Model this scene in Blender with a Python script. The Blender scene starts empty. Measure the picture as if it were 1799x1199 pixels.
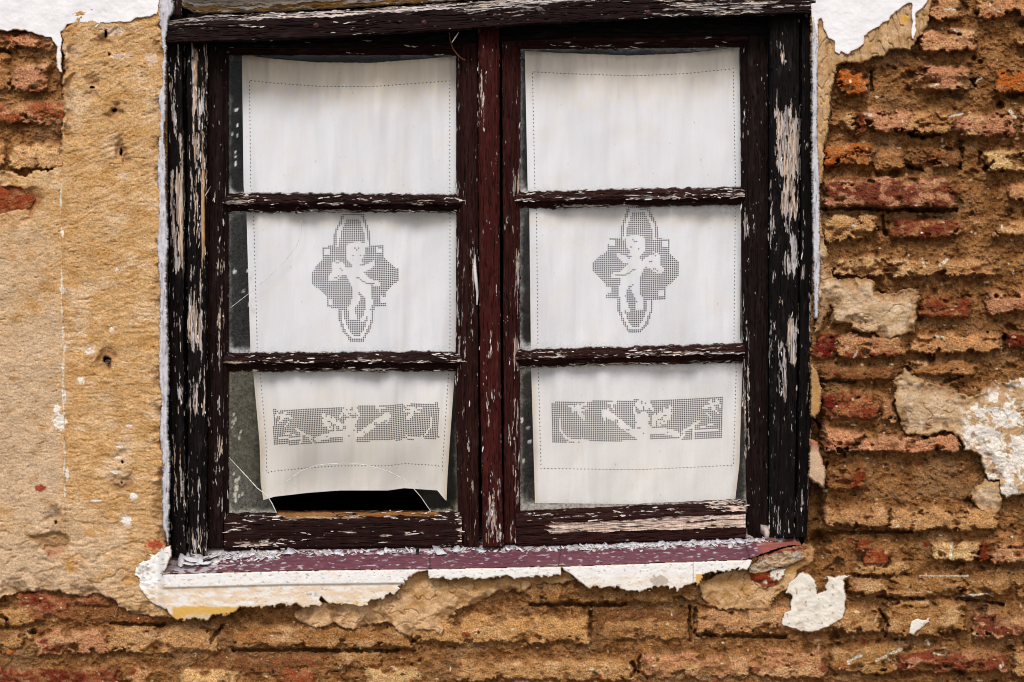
import bpy, math, numpy as np
from mathutils import Vector
from mathutils.geometry import delaunay_2d_cdt
R = math.radians
SC = bpy.context.scene
COL = SC.collection
# ---------------------------------------------------------------- camera, sky, sun, exposure
S, DIST, CZ, WD = .0011, 2.6, 1.55, .03            # metres per photo pixel on the wall plane, camera distance, camera height, how far the window sits back in the wall
cd = bpy.data.cameras.new('camera'); cam = bpy.data.objects.new('camera', cd); COL.objects.link(cam)
cam.location = (0, -DIST, CZ); cam.rotation_euler = (R(90), 0, 0)
cd.sensor_width = 36; cd.lens = 36*DIST/(1799*S); cd.clip_end = 500; cd.clip_start = .05
SC.camera = cam
SUN_EL, SUN_AZ = 47, -20                  # sun high, slightly to the left of the camera, veiled by cloud
w = bpy.data.worlds.new('World'); SC.world = w; w.use_nodes = True
sky = w.node_tree.nodes.new('ShaderNodeTexSky'); sky.sky_type = 'NISHITA'; sky.sun_disc = False
sky.sun_elevation = R(SUN_EL); sky.sun_rotation = R(180+SUN_AZ); sky.dust_density = 4; sky.air_density = 1.0
bg = w.node_tree.nodes['Background']; bg.inputs[1].default_value = .10
w.node_tree.links.new(sky.outputs[0], bg.inputs[0])
sl = bpy.data.lights.new('sun', 'SUN'); sl.energy = 1.7; sl.angle = R(18); sl.color = (1, .965, .92)
so = bpy.data.objects.new('sun', sl); COL.objects.link(so)
so.rotation_euler = (R(90-SUN_EL), 0, R(SUN_AZ)); so.location = (-2, -4, 6)
SC.view_settings.view_transform = 'Standard'; SC.view_settings.look = 'None'
SC.view_settings.exposure = .36; SC.view_settings.gamma = 1
SC.cycles.filter_width = 1.0; SC.cycles.max_bounces = 6; SC.cycles.transparent_max_bounces = 12

# ---------------------------------------------------------------- numpy helpers
_r = np.random.RandomState(11)
PERM = np.tile(_r.permutation(256), 2).astype(np.int32)
GA = (_r.rand(256)*2*np.pi); GX = np.cos(GA).astype(np.float32); GY = np.sin(GA).astype(np.float32)
def pn(x, y, seed=0):
    x, y = np.broadcast_arrays(np.asarray(x, np.float32)+seed*37.17, np.asarray(y, np.float32)+seed*71.31)
    xi = np.floor(x).astype(np.int32); yi = np.floor(y).astype(np.int32)
    xf = x-xi; yf = y-yi
    u = xf*xf*xf*(xf*(xf*6-15)+10); v = yf*yf*yf*(yf*(yf*6-15)+10)
    a0 = PERM[xi & 255]; a1 = PERM[(xi+1) & 255]; b0 = yi & 255; b1 = (yi+1) & 255
    def g(h, dx, dy): return GX[h]*dx+GY[h]*dy
    n00 = g(PERM[a0+b0], xf, yf); n10 = g(PERM[a1+b0], xf-1, yf)
    n01 = g(PERM[a0+b1], xf, yf-1); n11 = g(PERM[a1+b1], xf-1, yf-1)
    t = n00+u*(n10-n00); s = n01+u*(n11-n01)
    return (t+v*(s-t))*1.5
def fbm(x, y, o=4, seed=0, gain=.5):
    r = 0; a = 1.; n = 0
    for k in range(o):
        r = r+a*pn(np.asarray(x)*2.03**k, np.asarray(y)*2.03**k, seed+k*3.7); n += a; a *= gain
    return r/n
def ss(a, b, x):
    t = np.clip((x-a)/(b-a), 0, 1); return t*t*(3-2*t)
def mix(a, b, m):
    a = np.asarray(a, np.float32); b = np.asarray(b, np.float32); m = np.asarray(m, np.float32)[..., None]
    return a+(b-a)*m
def shade(c, k): return c*np.asarray(k, np.float32)[..., None]
def sdpoly(poly, X, Y, pad=60):
    """signed distance to a polygon (negative inside); 99 far from it. X, Y 2-D arrays"""
    p = np.asarray(poly, np.float32); out = np.full(X.shape, 99, np.float32)
    x0, y0 = p.min(0)-pad; x1, y1 = p.max(0)+pad
    sel = (X > x0) & (X < x1) & (Y > y0) & (Y < y1)
    if not sel.any(): return out
    x = X[sel]; y = Y[sel]; d = np.full(x.shape, 1e9, np.float32); ins = np.zeros(x.shape, bool)
    q = np.roll(p, -1, 0)
    for (ax, ay), (bx, by) in zip(p, q):
        ex, ey = bx-ax, by-ay; L = ex*ex+ey*ey+1e-9
        t = np.clip(((x-ax)*ex+(y-ay)*ey)/L, 0, 1)
        d = np.minimum(d, (x-ax-ex*t)**2+(y-ay-ey*t)**2)
        c = ((ay > y) != (by > y)) & (x < ex*(y-ay)/(ey if abs(ey) > 1e-9 else 1e-9)+ax)
        ins ^= c
    d = np.sqrt(d); out[sel] = np.minimum(np.where(ins, -d, d), 99)
    return out
def W(px, py, d):
    px = np.asarray(px, np.float64); py = np.asarray(py, np.float64); d = np.asarray(d, np.float64)
    s = S*(DIST+d)/DIST
    return np.stack(np.broadcast_arrays((px-899.5)*s, d, CZ+(599.5-py)*s), -1)
class Geo:
    def __init__(s): s.V = []; s.F = []; s.C = []; s.n = 0
    def raw(s, V, F, C):
        V = np.asarray(V, np.float64).reshape(-1, 3); C = np.asarray(C, np.float32)
        if C.ndim == 1: C = np.tile(C, (len(V), 1))
        if C.shape[1] == 3: C = np.concatenate([C, np.full((len(C), 1), .8, np.float32)], 1)
        s.V.append(V); s.C.append(C); s.F.append(np.asarray(F, np.int64)+s.n); s.n += len(V); return s
    def grid(s, PX, PY, D, C, keep=None):
        n, m = PX.shape; V = W(PX, PY, D).reshape(-1, 3); C = np.asarray(C, np.float32)
        if C.ndim == 1: C = np.broadcast_to(C, (n, m, len(C)))
        C = C.reshape(n*m, -1)
        i = np.arange(n*m).reshape(n, m)
        F = np.stack([i[:-1, :-1], i[1:, :-1], i[1:, 1:], i[:-1, 1:]], -1)
        F = F[keep] if keep is not None else F.reshape(-1, 4)
        used = np.zeros(n*m, bool); used[F] = True; re = np.cumsum(used)-1
        return s.raw(V[used], re[F], C[used])
    def box(s, x0, y0, z0, x1, y1, z1, c):
        V = [(x, y, z) for x in (x0, x1) for y in (y0, y1) for z in (z0, z1)]
        return s.raw(V, [(0, 1, 3, 2), (4, 6, 7, 5), (0, 4, 5, 1), (2, 3, 7, 6), (0, 2, 6, 4), (1, 5, 7, 3)], c)
    def tube(s, pts, rad, c, k=6):
        pts = [Vector(p) for p in pts]; n = len(pts); V = []
        rad = rad if hasattr(rad, '__len__') else [rad]*n
        for i, p in enumerate(pts):
            t = (pts[min(i+1, n-1)]-pts[max(i-1, 0)]).normalized()
            a = t.orthogonal().normalized() if i == 0 else (a-t*a.dot(t)).normalized()
            b = t.cross(a)
            for j in range(k):
                th = 2*math.pi*j/k; V.append(p+(a*math.cos(th)+b*math.sin(th))*rad[i])
        F = [(i*k+j, i*k+(j+1) % k, (i+1)*k+(j+1) % k, (i+1)*k+j) for i in range(n-1) for j in range(k)]
        s.raw([tuple(v) for v in V], F, c)
        F = [(0, j, j+1) for j in range(1, k-1)]+[((n-1)*k, (n-1)*k+j+1, (n-1)*k+j) for j in range(1, k-1)]
        s.F.append(np.asarray(F, np.int64)+s.n-len(V)); return s
def build(name, g, mat, parent=None, org=(0, 0, 0), smooth=True):
    V = np.concatenate(g.V)-np.asarray(org); C = np.concatenate(g.C)
    me = bpy.data.meshes.new(name); me.vertices.add(len(V)); me.vertices.foreach_set('co', V.ravel().astype(np.float32))
    tot = np.concatenate([np.full(len(f), f.shape[1]) for f in g.F]).astype(np.int32)
    idx = np.concatenate([f.ravel() for f in g.F]).astype(np.int32)
    me.loops.add(len(idx)); me.loops.foreach_set('vertex_index', idx)
    me.polygons.add(len(tot)); st = np.concatenate([[0], np.cumsum(tot)[:-1]]).astype(np.int32)
    me.polygons.foreach_set('loop_start', st)
    if smooth: me.polygons.foreach_set('use_smooth', np.ones(len(tot), bool))
    at = me.attributes.new('tint', 'FLOAT_COLOR', 'POINT'); at.data.foreach_set('color', np.clip(C, 0, 1).ravel().astype(np.float32))
    me.update(calc_edges=True); me.validate()
    me.materials.append(mat)
    o = bpy.data.objects.new(name, me); COL.objects.link(o)
    if parent is not None: o.parent = parent
    else: o.location = org
    return o
def tag(o, label=None, cat=None, group=None, kind=None):
    for k, v in (('label', label), ('category', cat), ('group', group), ('kind', kind)):
        if v: o[k] = v
    return o
def empty(name, loc):
    o = bpy.data.objects.new(name, None); COL.objects.link(o); o.location = loc; o.empty_display_size = .05
    return o

# ---------------------------------------------------------------- materials: pigment per point, grain and relief from noise nodes
def material(name, scale=900, var=.35, bump=.4, bdist=.0006, stretch=(1, 1, 1), spec=.3, big=40, bigvar=.12):
    m = bpy.data.materials.new(name); m.use_nodes = True; nt = m.node_tree; N = nt.nodes; L = nt.links
    p = N['Principled BSDF']; p.inputs['Specular IOR Level'].default_value = spec
    a = N.new('ShaderNodeAttribute'); a.attribute_name = 'tint'
    tc = N.new('ShaderNodeTexCoord'); mp = N.new('ShaderNodeMapping'); mp.inputs['Scale'].default_value = stretch
    L.new(tc.outputs['Object'], mp.inputs[0])
    n1 = N.new('ShaderNodeTexNoise'); n1.inputs['Scale'].default_value = scale; n1.inputs['Detail'].default_value = 3
    n2 = N.new('ShaderNodeTexNoise'); n2.inputs['Scale'].default_value = big; n2.inputs['Detail'].default_value = 3
    L.new(mp.outputs[0], n1.inputs[0]); L.new(mp.outputs[0], n2.inputs[0])
    r1 = N.new('ShaderNodeMapRange'); r1.inputs[1].default_value = .3; r1.inputs[2].default_value = .7
    r1.inputs[3].default_value = 1-var; r1.inputs[4].default_value = 1+var
    r2 = N.new('ShaderNodeMapRange'); r2.inputs[1].default_value = .3; r2.inputs[2].default_value = .7
    r2.inputs[3].default_value = 1-bigvar; r2.inputs[4].default_value = 1+bigvar
    L.new(n1.outputs[0], r1.inputs[0]); L.new(n2.outputs[0], r2.inputs[0])
    mu = N.new('ShaderNodeMath'); mu.operation = 'MULTIPLY'; L.new(r1.outputs[0], mu.inputs[0]); L.new(r2.outputs[0], mu.inputs[1])
    vm = N.new('ShaderNodeVectorMath'); vm.operation = 'SCALE'; L.new(a.outputs['Color'], vm.inputs[0]); L.new(mu.outputs[0], vm.inputs['Scale'])
    L.new(vm.outputs[0], p.inputs['Base Color']); L.new(a.outputs['Alpha'], p.inputs['Roughness'])
    b = N.new('ShaderNodeBump'); b.inputs['Strength'].default_value = bump; b.inputs['Distance'].default_value = bdist
    L.new(n1.outputs[0], b.inputs['Height']); L.new(b.outputs[0], p.inputs['Normal'])
    return m
M_WALL = material('eroded_masonry', 420, .34, .9, .0020, spec=.04, big=60)
M_REND = material('lime_render', 520, .26, .55, .0010, spec=.04, big=50)
M_WHITE = material('white_limewash', 500, .05, .18, .0006, spec=.1, big=30, bigvar=.04)
M_WOODV = material('peeling_wood_upright', 700, .28, .5, .0006, (1, 1, .06), .07)
M_WOODH = material('peeling_wood_level', 700, .28, .5, .0006, (.06, 1, 1), .07)
M_SILL = material('sill_paint', 500, .12, .4, .0006, spec=.4)
M_CLOTH = material('cotton_cloth', 1400, .05, .25, .0003, (1, 1, 1), .1, 18, .015)
M_FLAKE = material('paint_flake', 400, .12, .3, .0004)
M_ROOM = material('dim_plaster', 60, .2, .3, .002)
M_GROUND = material('pavement', 120, .2, .5, .003)
M_METAL = material('rusted_metal', 900, .3, .5, .0004)
def glass_material():
    m = bpy.data.materials.new('dusty_glass'); m.use_nodes = True; nt = m.node_tree; N = nt.nodes; L = nt.links
    N.remove(N['Principled BSDF']); out = N['Material Output']
    tr = N.new('ShaderNodeBsdfTransparent'); tr.inputs[0].default_value = (.965, .97, .97, 1)
    gl = N.new('ShaderNodeBsdfGlossy'); gl.inputs['Roughness'].default_value = .03
    fr = N.new('ShaderNodeFresnel'); fr.inputs[0].default_value = 1.26
    m1 = N.new('ShaderNodeMixShader'); L.new(fr.outputs[0], m1.inputs[0]); L.new(tr.outputs[0], m1.inputs[1]); L.new(gl.outputs[0], m1.inputs[2])
    df = N.new('ShaderNodeBsdfDiffuse'); a = N.new('ShaderNodeAttribute'); a.attribute_name = 'tint'; L.new(a.outputs['Color'], df.inputs[0])
    tc = N.new('ShaderNodeTexCoord'); n = N.new('ShaderNodeTexNoise'); n.inputs['Scale'].default_value = 220; n.inputs['Detail'].default_value = 4
    L.new(tc.outputs['Object'], n.inputs[0])
    r = N.new('ShaderNodeMapRange'); r.inputs[1].default_value = .3; r.inputs[2].default_value = .7; r.inputs[3].default_value = .55; r.inputs[4].default_value = 1.45
    L.new(n.outputs[0], r.inputs[0])
    mu = N.new('ShaderNodeMath'); mu.operation = 'MULTIPLY'; mu.use_clamp = True; L.new(a.outputs['Alpha'], mu.inputs[0]); L.new(r.outputs[0], mu.inputs[1])
    m2 = N.new('ShaderNodeMixShader'); L.new(mu.outputs[0], m2.inputs[0]); L.new(m1.outputs[0], m2.inputs[1]); L.new(df.outputs[0], m2.inputs[2])
    L.new(m2.outputs[0], out.inputs[0]); return m
M_GLASS = glass_material()

# ---------------------------------------------------------------- the wall: a relief field in photo pixels, heights in metres towards the street
G = 1.3
def axis(a0, a, b, b0): return np.concatenate([np.arange(a0, a-450, 60), np.arange(a-450, a, 4.5), np.arange(a, b, G), np.arange(b, b+450, 4.5), np.arange(b+450, b0+1, 60)]).astype(np.float32)
xs = axis(-3300, -14, 1814, 5000); ys = axis(-1600, -14, 1214, 2010)
X, Y = np.meshgrid(xs, ys)
nL = fbm(X/95, Y/70, 4, 1); nM = fbm(X/30, Y/22, 4, 2); nF = fbm(X/8, Y/7, 3, 3); nS = fbm(X/3.2, Y/3.0, 2, 4)
rag = fbm(X/14, Y/14, 4, 5)*7; rag2 = fbm(X/14, Y/14, 4, 6)*7
rnd = np.random.RandomState(5)
grit = rnd.rand(*X.shape).astype(np.float32)
PAL = dict(t=(.43, .235, .105), p=(.43, .205, .122), r=(.25, .078, .036), o=(.38, .135, .040), d=(.17, .073, .030), k=(.12, .010, .007), w=(.55, .355, .185), b=(.28, .138, .052))
right = ss(1380, 1470, X)
deep = (ss(1400, 1470, X)*.012+.012)*(1-.45*ss(115, 105, X)*ss(340, 320, Y))
smear = ss(.07, .33, fbm(X/40, Y/32, 4, 9))
H = -deep+nL*.010+nM*.0050+nF*.0028+nS*.0016
rub = ss(-.05, .25, fbm(X/17, Y/14, 3, 8)); H += rub*.003
CW = mix((.15, .064, .022), (.315, .160, .066), ss(-.5, .55, nM+.5*nF)); CW = mix(CW, (.235, .130, .066), ss(0, .5, nL))
CW = mix(CW, (.50, .33, .17), .5*ss(.45, .75, nS+.3*nF)); CW = mix(CW, (.09, .045, .02), .6*ss(-.35, -.8, nF+.5*nS))
BR = [  # x0, y0, x1, y1, kind, protrusion mm, red
 (1632,-8,1688,37,'t',2,.1),(1715,-8,1830,31,'p',0,.1),(1613,50,1717,92,'p',5,.25),(1790,57,1850,84,'w',0,0),(1467,124,1528,163,'o',3,.8),(1608,115,1703,160,'p',3,.25),
 (1748,122,1850,165,'o',2,.7),(1459,190,1506,232,'t',3,.1),(1504,198,1522,234,'k',-8,1),(1514,193,1605,235,'p',4,.25),(1600,196,1675,233,'t',3,.1),(1670,198,1787,238,'p',1,.35),(1790,190,1850,240,'p',0,.2),
 (1447,252,1536,292,'o',4,.6),(1535,262,1590,300,'b',-4,0),(1595,258,1688,293,'d',0,.2),(1724,262,1850,298,'w',1,0),(1447,310,1683,365,'p',10,.62),(1767,324,1850,352,'t',0,.1),
 (1450,374,1545,424,'t',2,.2),(1556,384,1687,416,'r',-2,.6),(1740,390,1850,416,'t',-2,.1),(1466,452,1608,488,'w',3,.3),(1600,453,1762,486,'t',2,.1),
 (1611,520,1708,560,'r',0,.9),(1730,512,1850,550,'p',2,.2),(1430,585,1486,633,'k',-6,1),(1472,587,1598,632,'p',4,.35),(1597,585,1762,623,'t',4,.1),(1766,582,1850,622,'k',-4,.9),
 (1437,638,1582,668,'d',-7,.1),(1590,630,1720,660,'b',-7,0),(1428,690,1480,738,'k',-4,1),(1466,689,1540,738,'r',2,.55),(1545,695,1575,745,'b',-3,0),(1442,755,1690,796,'p',5,.2),
 (1452,815,1523,863,'d',0,.5),(1447,884,1568,927,'t',4,.05),(1560,888,1755,933,'t',4,.05),(1503,946,1532,974,'r',6,.8),(1518,960,1560,992,'k',0,1),(1637,950,1721,988,'w',2,0),(1718,951,1737,986,'k',-4,.9),(1735,950,1850,990,'p',0,.3),
 (1500,990,1600,1012,'t',-2,0),(1490,1012,1775,1050,'b',2,.05),(1780,1020,1850,1050,'t',0,.1),(1222,1066,1400,1115,'t',2,.05),(1380,1066,1548,1114,'t',3,.05),(1555,1050,1700,1120,'b',0,0),(1703,1077,1850,1120,'p',0,.6),
 (1350,1138,1447,1183,'p',2,.15),(1455,1135,1580,1185,'b',-3,.2),(1572,1145,1592,1178,'k',0,1),(1582,1143,1774,1184,'p',1,.75),(1780,1140,1850,1190,'t',0,.2),
 (922,1018,1228,1060,'b',3,.02),(725,1082,1040,1131,'t',1,.08),(1037,1062,1211,1122,'d',-6,.0),(1055,1085,1205,1123,'b',-3,.2),(1226,1026,1352,1068,'t',0,.15),(1312,994,1382,1034,'k',6,.8),
 (1120,1148,1450,1192,'p',1,.15),(800,1158,1114,1197,'t',0,.03),(408,1098,724,1141,'b',2,.03),(590,1141,675,1172,'b',0,.0),(370,1145,580,1185,'d',-7,0),(495,1174,560,1215,'r',0,.5),(640,1172,740,1215,'w',0,.1),
 (25,1040,212,1088,'r',-2,.45),(120,1062,300,1095,'d',-6,.3),(62,1101,196,1150,'p',2,.25),(190,1098,382,1148,'t',1,.1),(0,1137,30,1154,'o',0,1),(-40,1172,216,1215,'r',1,.6),(218,1172,262,1215,'p',0,.5),(316,1174,420,1215,'w',0,.05),(-40,1060,62,1100,'t',0,0),(-40,1105,58,1140,'t',0,.1),
 (-40,55,97,90,'p',8,.45),(22,111,88,163,'p',8,.25),(-30,95,22,160,'b',4,.1),(-40,180,116,217,'p',9,.62),(16,253,112,297,'w',9,.1),(-40,250,8,295,'t',6,.1),(-40,322,75,385,'r',5,.95),(50,925,135,990,'t',7,.3)]
row = 0
for y0 in range(-1600, 2010, 64):       # courses beyond the part the photograph shows
    x = -3300+rnd.randint(0, 200)
    while x < 5000:
        L = rnd.randint(90, 260)
        if x > 1852 or x+L < -42 or y0 > 1200 or y0+46 < -20:
            BR.append((x, y0+rnd.randint(-3, 4), x+L, y0+46, 'tpprbtwd'[rnd.randint(8)], rnd.randint(-2, 5), rnd.rand()**2))
        x += L+rnd.randint(10, 24)
brickm = np.zeros_like(X)
for k, (x0, y0, x1, y1, t, prot, red) in enumerate(BR):
    i0, i1 = np.searchsorted(xs, (x0-22, x1+22)); j0, j1 = np.searchsorted(ys, (y0-22, y1+22))
    if i1-i0 < 2 or j1-j0 < 2: continue
    sl_ = np.s_[j0:j1, i0:i1]
    x, y = X[sl_], Y[sl_]; small = min(x1-x0, y1-y0)
    wx = x+rag[sl_]*.8+fbm(x/40, y/40, 3, k)*11; wy = y+rag2[sl_]*.6+fbm(x/55, y/40, 3, k+300)*9
    cx, cy, hx, hy, rr = (x0+x1)/2, (y0+y1)/2, (x1-x0)/2, (y1-y0)/2, min(11, small*.28)
    qx = np.abs(wx-cx)-hx+rr; qy = np.abs(wy-cy)-hy+rr
    sd = np.hypot(np.maximum(qx, 0), np.maximum(qy, 0))+np.minimum(np.maximum(qx, qy), 0)-rr
    sd = sd+13*ss(.08, .5, fbm(x/34, y/24, 4, k+400))*(0 if prot > 8 else 1)+2.5*fbm(x/7, y/7, 2, k+410)
    sk = 1-(.9 if t not in 'rok' else .5)*smear[sl_]*ss(-26, -8, sd); e_ = nF[sl_]*3.5; low0 = ss(-.35, .5, (y-cy)/hy); m = (ss(3, -8, sd+e_)*(1-low0)+ss(1.5, -3, sd+e_*1.3)*low0)*(.35+.65*sk); mc = ss(2.5, -4.5, sd+e_*1.6)*sk
    n1 = fbm(x/23, y/16, 4, k*1.7+20); n2 = fbm(x/11, y/9, 4, k*1.3+60); n3 = fbm(x/60, y/30, 2, k+90)
    hb = prot*.001+n1*.0036+n2*.0022+nS[sl_]*.0012-.0035*ss(.25, .6, n2)+.0018*(y-cy)/hy
    low_ = ss(-.35, .5, (y-cy)/hy+.7*n1); hb -= (.0055*ss(-13, -1, sd+3*n2))*(1-.75*low_)-.0008
    H[sl_] = H[sl_]*(1-m)+hb*m
    base = np.array(PAL[t])*np.array((1, 1+.05*rnd.randn(), 1+.05*rnd.randn())); dust = np.array((.40, .228, .108)*np.array((1, 1+.06*rnd.randn(), 1+.08*rnd.randn()))) if t not in 'kd' else base
    c = mix(base*(.88+.24*rnd.rand()), dust, .75*ss(-.15, .45, n1+.25*n3))
    if t in 'tpwb': c = mix(c, (.53, .35, .20), .6*ss(.1, .5, n3))
    rc = ((.15, .026, .011), (.24, .055, .020), (.11, .016, .009))[k % 3] if t != 'o' else (.36, .095, .018)
    n4 = fbm(x/48, y/24, 3, k+210); c = mix(c, rc, ss(.66-red*.75, .84-red*.75, n2*.28+n4*.75+.32)*.9); c = mix(c, (.36, .20, .10), .5*ss(.02, .45, fbm(x/20, y/11, 4, k+230)))
    c = shade(c, 1+.34*n2+.35*nS[sl_])
    c = mix(c, (.10, .065, .045), .65*ss(.42, .62, fbm(x/24, y/16, 4, k+150)))
    c = mix(c, (.52, .42, .33), .55*ss(.46, .62, fbm(x/16, y/8, 4, k+170)))
    ed = np.clip(ss(-5, 0, sd), 0, 1)
    c = mix(c, (.22, .12, .055), ed*.5)
    CW[sl_] = mix(CW[sl_], c, mc); brickm[sl_] = np.maximum(brickm[sl_], mc)
gap = ss(1452, 1436, X+rag*.8)*ss(640, 690, Y)*ss(1000, 965, Y); H -= .03*gap; CW = mix(CW, (.10, .045, .018), gap*.7)  # cavity beside the jamb cut deeper, its shadow painted in too
# crevices and holes carved between the bricks
CRACK = [[(1558,372),(1600,369),(1680,372)],[(1548,380),(1556,412)],[(1720,290),(1722,268)],[(1437,668),(1500,672)],[(1595,236),(1620,242),(1650,236)],[(1690,260),(1686,296)],[(1765,590),(1764,618)],[(1690,660),(1660,672)],
 [(1212,1065),(1213,1125)],[(1221,1070),(1221,1112)],[(1038,1075),(1036,1120)],[(409,1142),(700,1143)],[(725,1128),(735,1120)],[(370,1130),(385,1105),(392,1098)],[(725,1081),(740,1074)],[(1545,1070),(1560,1100),(1556,1118)],[(1110,1165),(1116,1180),(1108,1190)],[(1124,1155),(1122,1180),(1135,1190)],
 [(1540,1048),(1620,1052)],[(0,88),(18,92)],[(0,1082),(12,1088),(14,1100)],[(50,1112),(64,1113)],[(195,1095),(290,1099)],[(930,1062),(1100,1063)],[(1225,1115),(1380,1120)],[(1450,936),(1600,934)],[(1690,1052),(1760,1062)],[(1440,842),(1452,812)],[(1430,735),(1442,752)],[(1445,366),(1680,367)],[(1595,292),(1620,300)],[(1730,298),(1745,285)],[(1530,128),(1532,160)],[(1704,140),(1712,152)]]
for k, pl in enumerate(CRACK):
    p = np.array(pl, np.float32)
    for a, b in zip(p[:-1], p[1:]):
        i0, i1 = np.searchsorted(xs, (min(a[0], b[0])-16, max(a[0], b[0])+16)); j0, j1 = np.searchsorted(ys, (min(a[1], b[1])-16, max(a[1], b[1])+16))
        s_ = np.s_[j0:j1, i0:i1]; x = X[s_]+rag[s_]*.7; y = Y[s_]+rag2[s_]*.7
        e = b-a; t = np.clip(((x-a[0])*e[0]+(y-a[1])*e[1])/(e@e), 0, 1); d = np.hypot(x-a[0]-e[0]*t, y-a[1]-e[1]*t)
        H[s_] -= .020*ss(4.2, .8, d)
for (cx, cy, r, dp) in [(1757,185,7,.02),(1711,142,5,.02),(1795,42,8,.02),(1710,103,5,.012),(1722,110,4,.012),(1475,780,5,.012),(1440,950,18,.02),(1447,975,14,.015),(45,206,4,.015),(1630,38,4,.01),(60,1110,6,.015),(1400,830,9,.02)]:
    s_ = np.s_[slice(*np.searchsorted(ys, (cy-30, cy+30))), slice(*np.searchsorted(xs, (cx-30, cx+30)))]
    H[s_] -= dp*ss(r*1.2, r*.4, np.hypot(X[s_]-cx+rag[s_]*.5, Y[s_]-cy+rag2[s_]*.5))
def specks(n, x0, y0, x1, y1, r0, r1, cols, lift, seed, where=None):
    rs = np.random.RandomState(seed)
    for _ in range(n):
        cx, cy, r = rs.uniform(x0, x1), rs.uniform(y0, y1), r0+(r1-r0)*rs.rand()**3
        ax = rs.uniform(.55, 1.8); c = cols[rs.randint(len(cols))]
        s_ = np.s_[slice(*np.searchsorted(ys, (cy-r*2-2, cy+r*2+2))), slice(*np.searchsorted(xs, (cx-r*2-2, cx+r*2+2)))]
        if X[s_].size < 2: continue
        d = np.hypot((X[s_]-cx)/ax, (Y[s_]-cy)*ax)+rag[s_]*.25
        m = ss(r*1.1, r*.6, d); CW[s_] = mix(CW[s_], c, m*.9); H[s_] += lift*m
PALE = [(.55, .42, .28), (.62, .52, .40), (.50, .36, .2), (.45, .33, .22)]
specks(420, 1430, 0, 1800, 1200, 1.0, 4.0, PALE, .0015, 1)
specks(260, 0, 1040, 1440, 1200, 1.0, 3.5, PALE, .0012, 2)
specks(130, 1430, 0, 1800, 1200, 1.2, 4, [(.06, .03, .015)], -.004, 3)
specks(110, 0, 1040, 1440, 1200, 1.2, 4, [(.07, .035, .015)], -.004, 4)
specks(40, 1430, 0, 1800, 1200, 1.5, 5, [(.74, .72, .68)], .001, 6)
specks(60, 1430, 0, 1800, 1200, 2, 7, [(.17, .02, .012), (.24, .05, .025)], .0005, 7)
specks(26, 0, 1060, 1440, 1200, 2, 6, [(.26, .06, .03)], .0005, 8)
for (x0, y0, x1, y1, wd) in [(1620,455,1624,470,3),(1650,468,1664,456,3),(1598,535,1600,545,4),(1645,591,1656,594,4),(1500,628,1506,618,2.5),(1520,200,1530,203,3),(1668,205,1690,200,4),(1635,152,1648,148,2.5),(1660,17,1678,17,3),(1670,54,1684,53,3),(1672,955,1670,980,4),(1491,1162,1512,1152,4),(1540,1160,1585,1140,4),(1628,1125,1632,1133,3),(1615,1012,1700,1012,2),(1775,195,1785,207,5),(1712,144,1724,138,2.5),(1660,1152,1640,1148,2),(1755,20,1748,18,3),(1690,1048,1745,1042,2)]:
    s_ = np.s_[slice(*np.searchsorted(ys, (min(y0, y1)-8, max(y0, y1)+8))), slice(*np.searchsorted(xs, (min(x0, x1)-8, max(x0, x1)+8)))]
    ex, ey = x1-x0, y1-y0; t = np.clip(((X[s_]-x0)*ex+(Y[s_]-y0)*ey)/(ex*ex+ey*ey), 0, 1)
    d = np.hypot(X[s_]-x0-ex*t, Y[s_]-y0-ey*t)+rag2[s_]*.4+nS[s_]*1.2
    CW[s_] = mix(CW[s_], (.66, .71, .66), .7*ss(wd*.8, wd*.3, d))

# ---- plaster coats lying over the brickwork
wall = empty('brick_wall', (0, 0, 0)); tag(wall, 'weathered wall of eroded bricks, tan render and flaking white plaster round the window', 'wall', kind='thing')
cover = np.full(X.shape, -99, np.float32)
def coat(name, poly, h, colour, rough=1., cut=(), soft=3., mat=None, relief=None, edge=(.36, .22, .11), label=None, fine=1., taper=0., xr=None):
    p = np.asarray(poly, float)
    s_ = np.s_[slice(*np.searchsorted(ys, (p[:, 1].min()-25, p[:, 1].max()+25))), slice(*np.searchsorted(xs, (p[:, 0].min()-25, p[:, 0].max()+25)))]
    x, y = X[s_], Y[s_]; wx = x+rag[s_]*.8*rough+nS[s_]*1.6*fine; wy = y+rag2[s_]*.8*rough+nF[s_]*2.0*fine
    sd = -sdpoly(p, wx, wy)
    for c in cut: sd = np.minimum(sd, sdpoly(c, x+rag[s_]*.5, y+rag2[s_]*.5))
    hh = h+nM[s_]*.0012+nF[s_]*.0004
    if relief is not None: hh = hh+relief(x, y)
    tp = taper*ss(-.12, .22, fbm(x/42, y/42, 3, 23))*ss(30, 2, sd); hh = hh-(h+.004)*tp
    D = -np.where(sd > 0, hh-h*.25*ss(soft, 0, sd), -.012)
    C = mix(colour(x, y, sd), CW[s_], tp*(.55+.45*ss(-.2, .2, nF[s_]))); C = mix(C, edge, ss(1.6, .2, sd)*.9*(1-tp))
    k = sd > 0; keep = k[:-1, :-1] | k[1:, :-1] | k[1:, 1:] | k[:-1, 1:]
    o = build(name, Geo().grid(x, y, D, C, keep), mat or M_REND, wall)
    cover[s_] = np.maximum(cover[s_], sd)
    if label: tag(o, label)
    return o
HOLLOW = [(40,936),(62,938),(95,931),(113,933),(127,945),(119,966),(105,978),(84,984),(78,970),(66,958),(48,950)]
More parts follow.
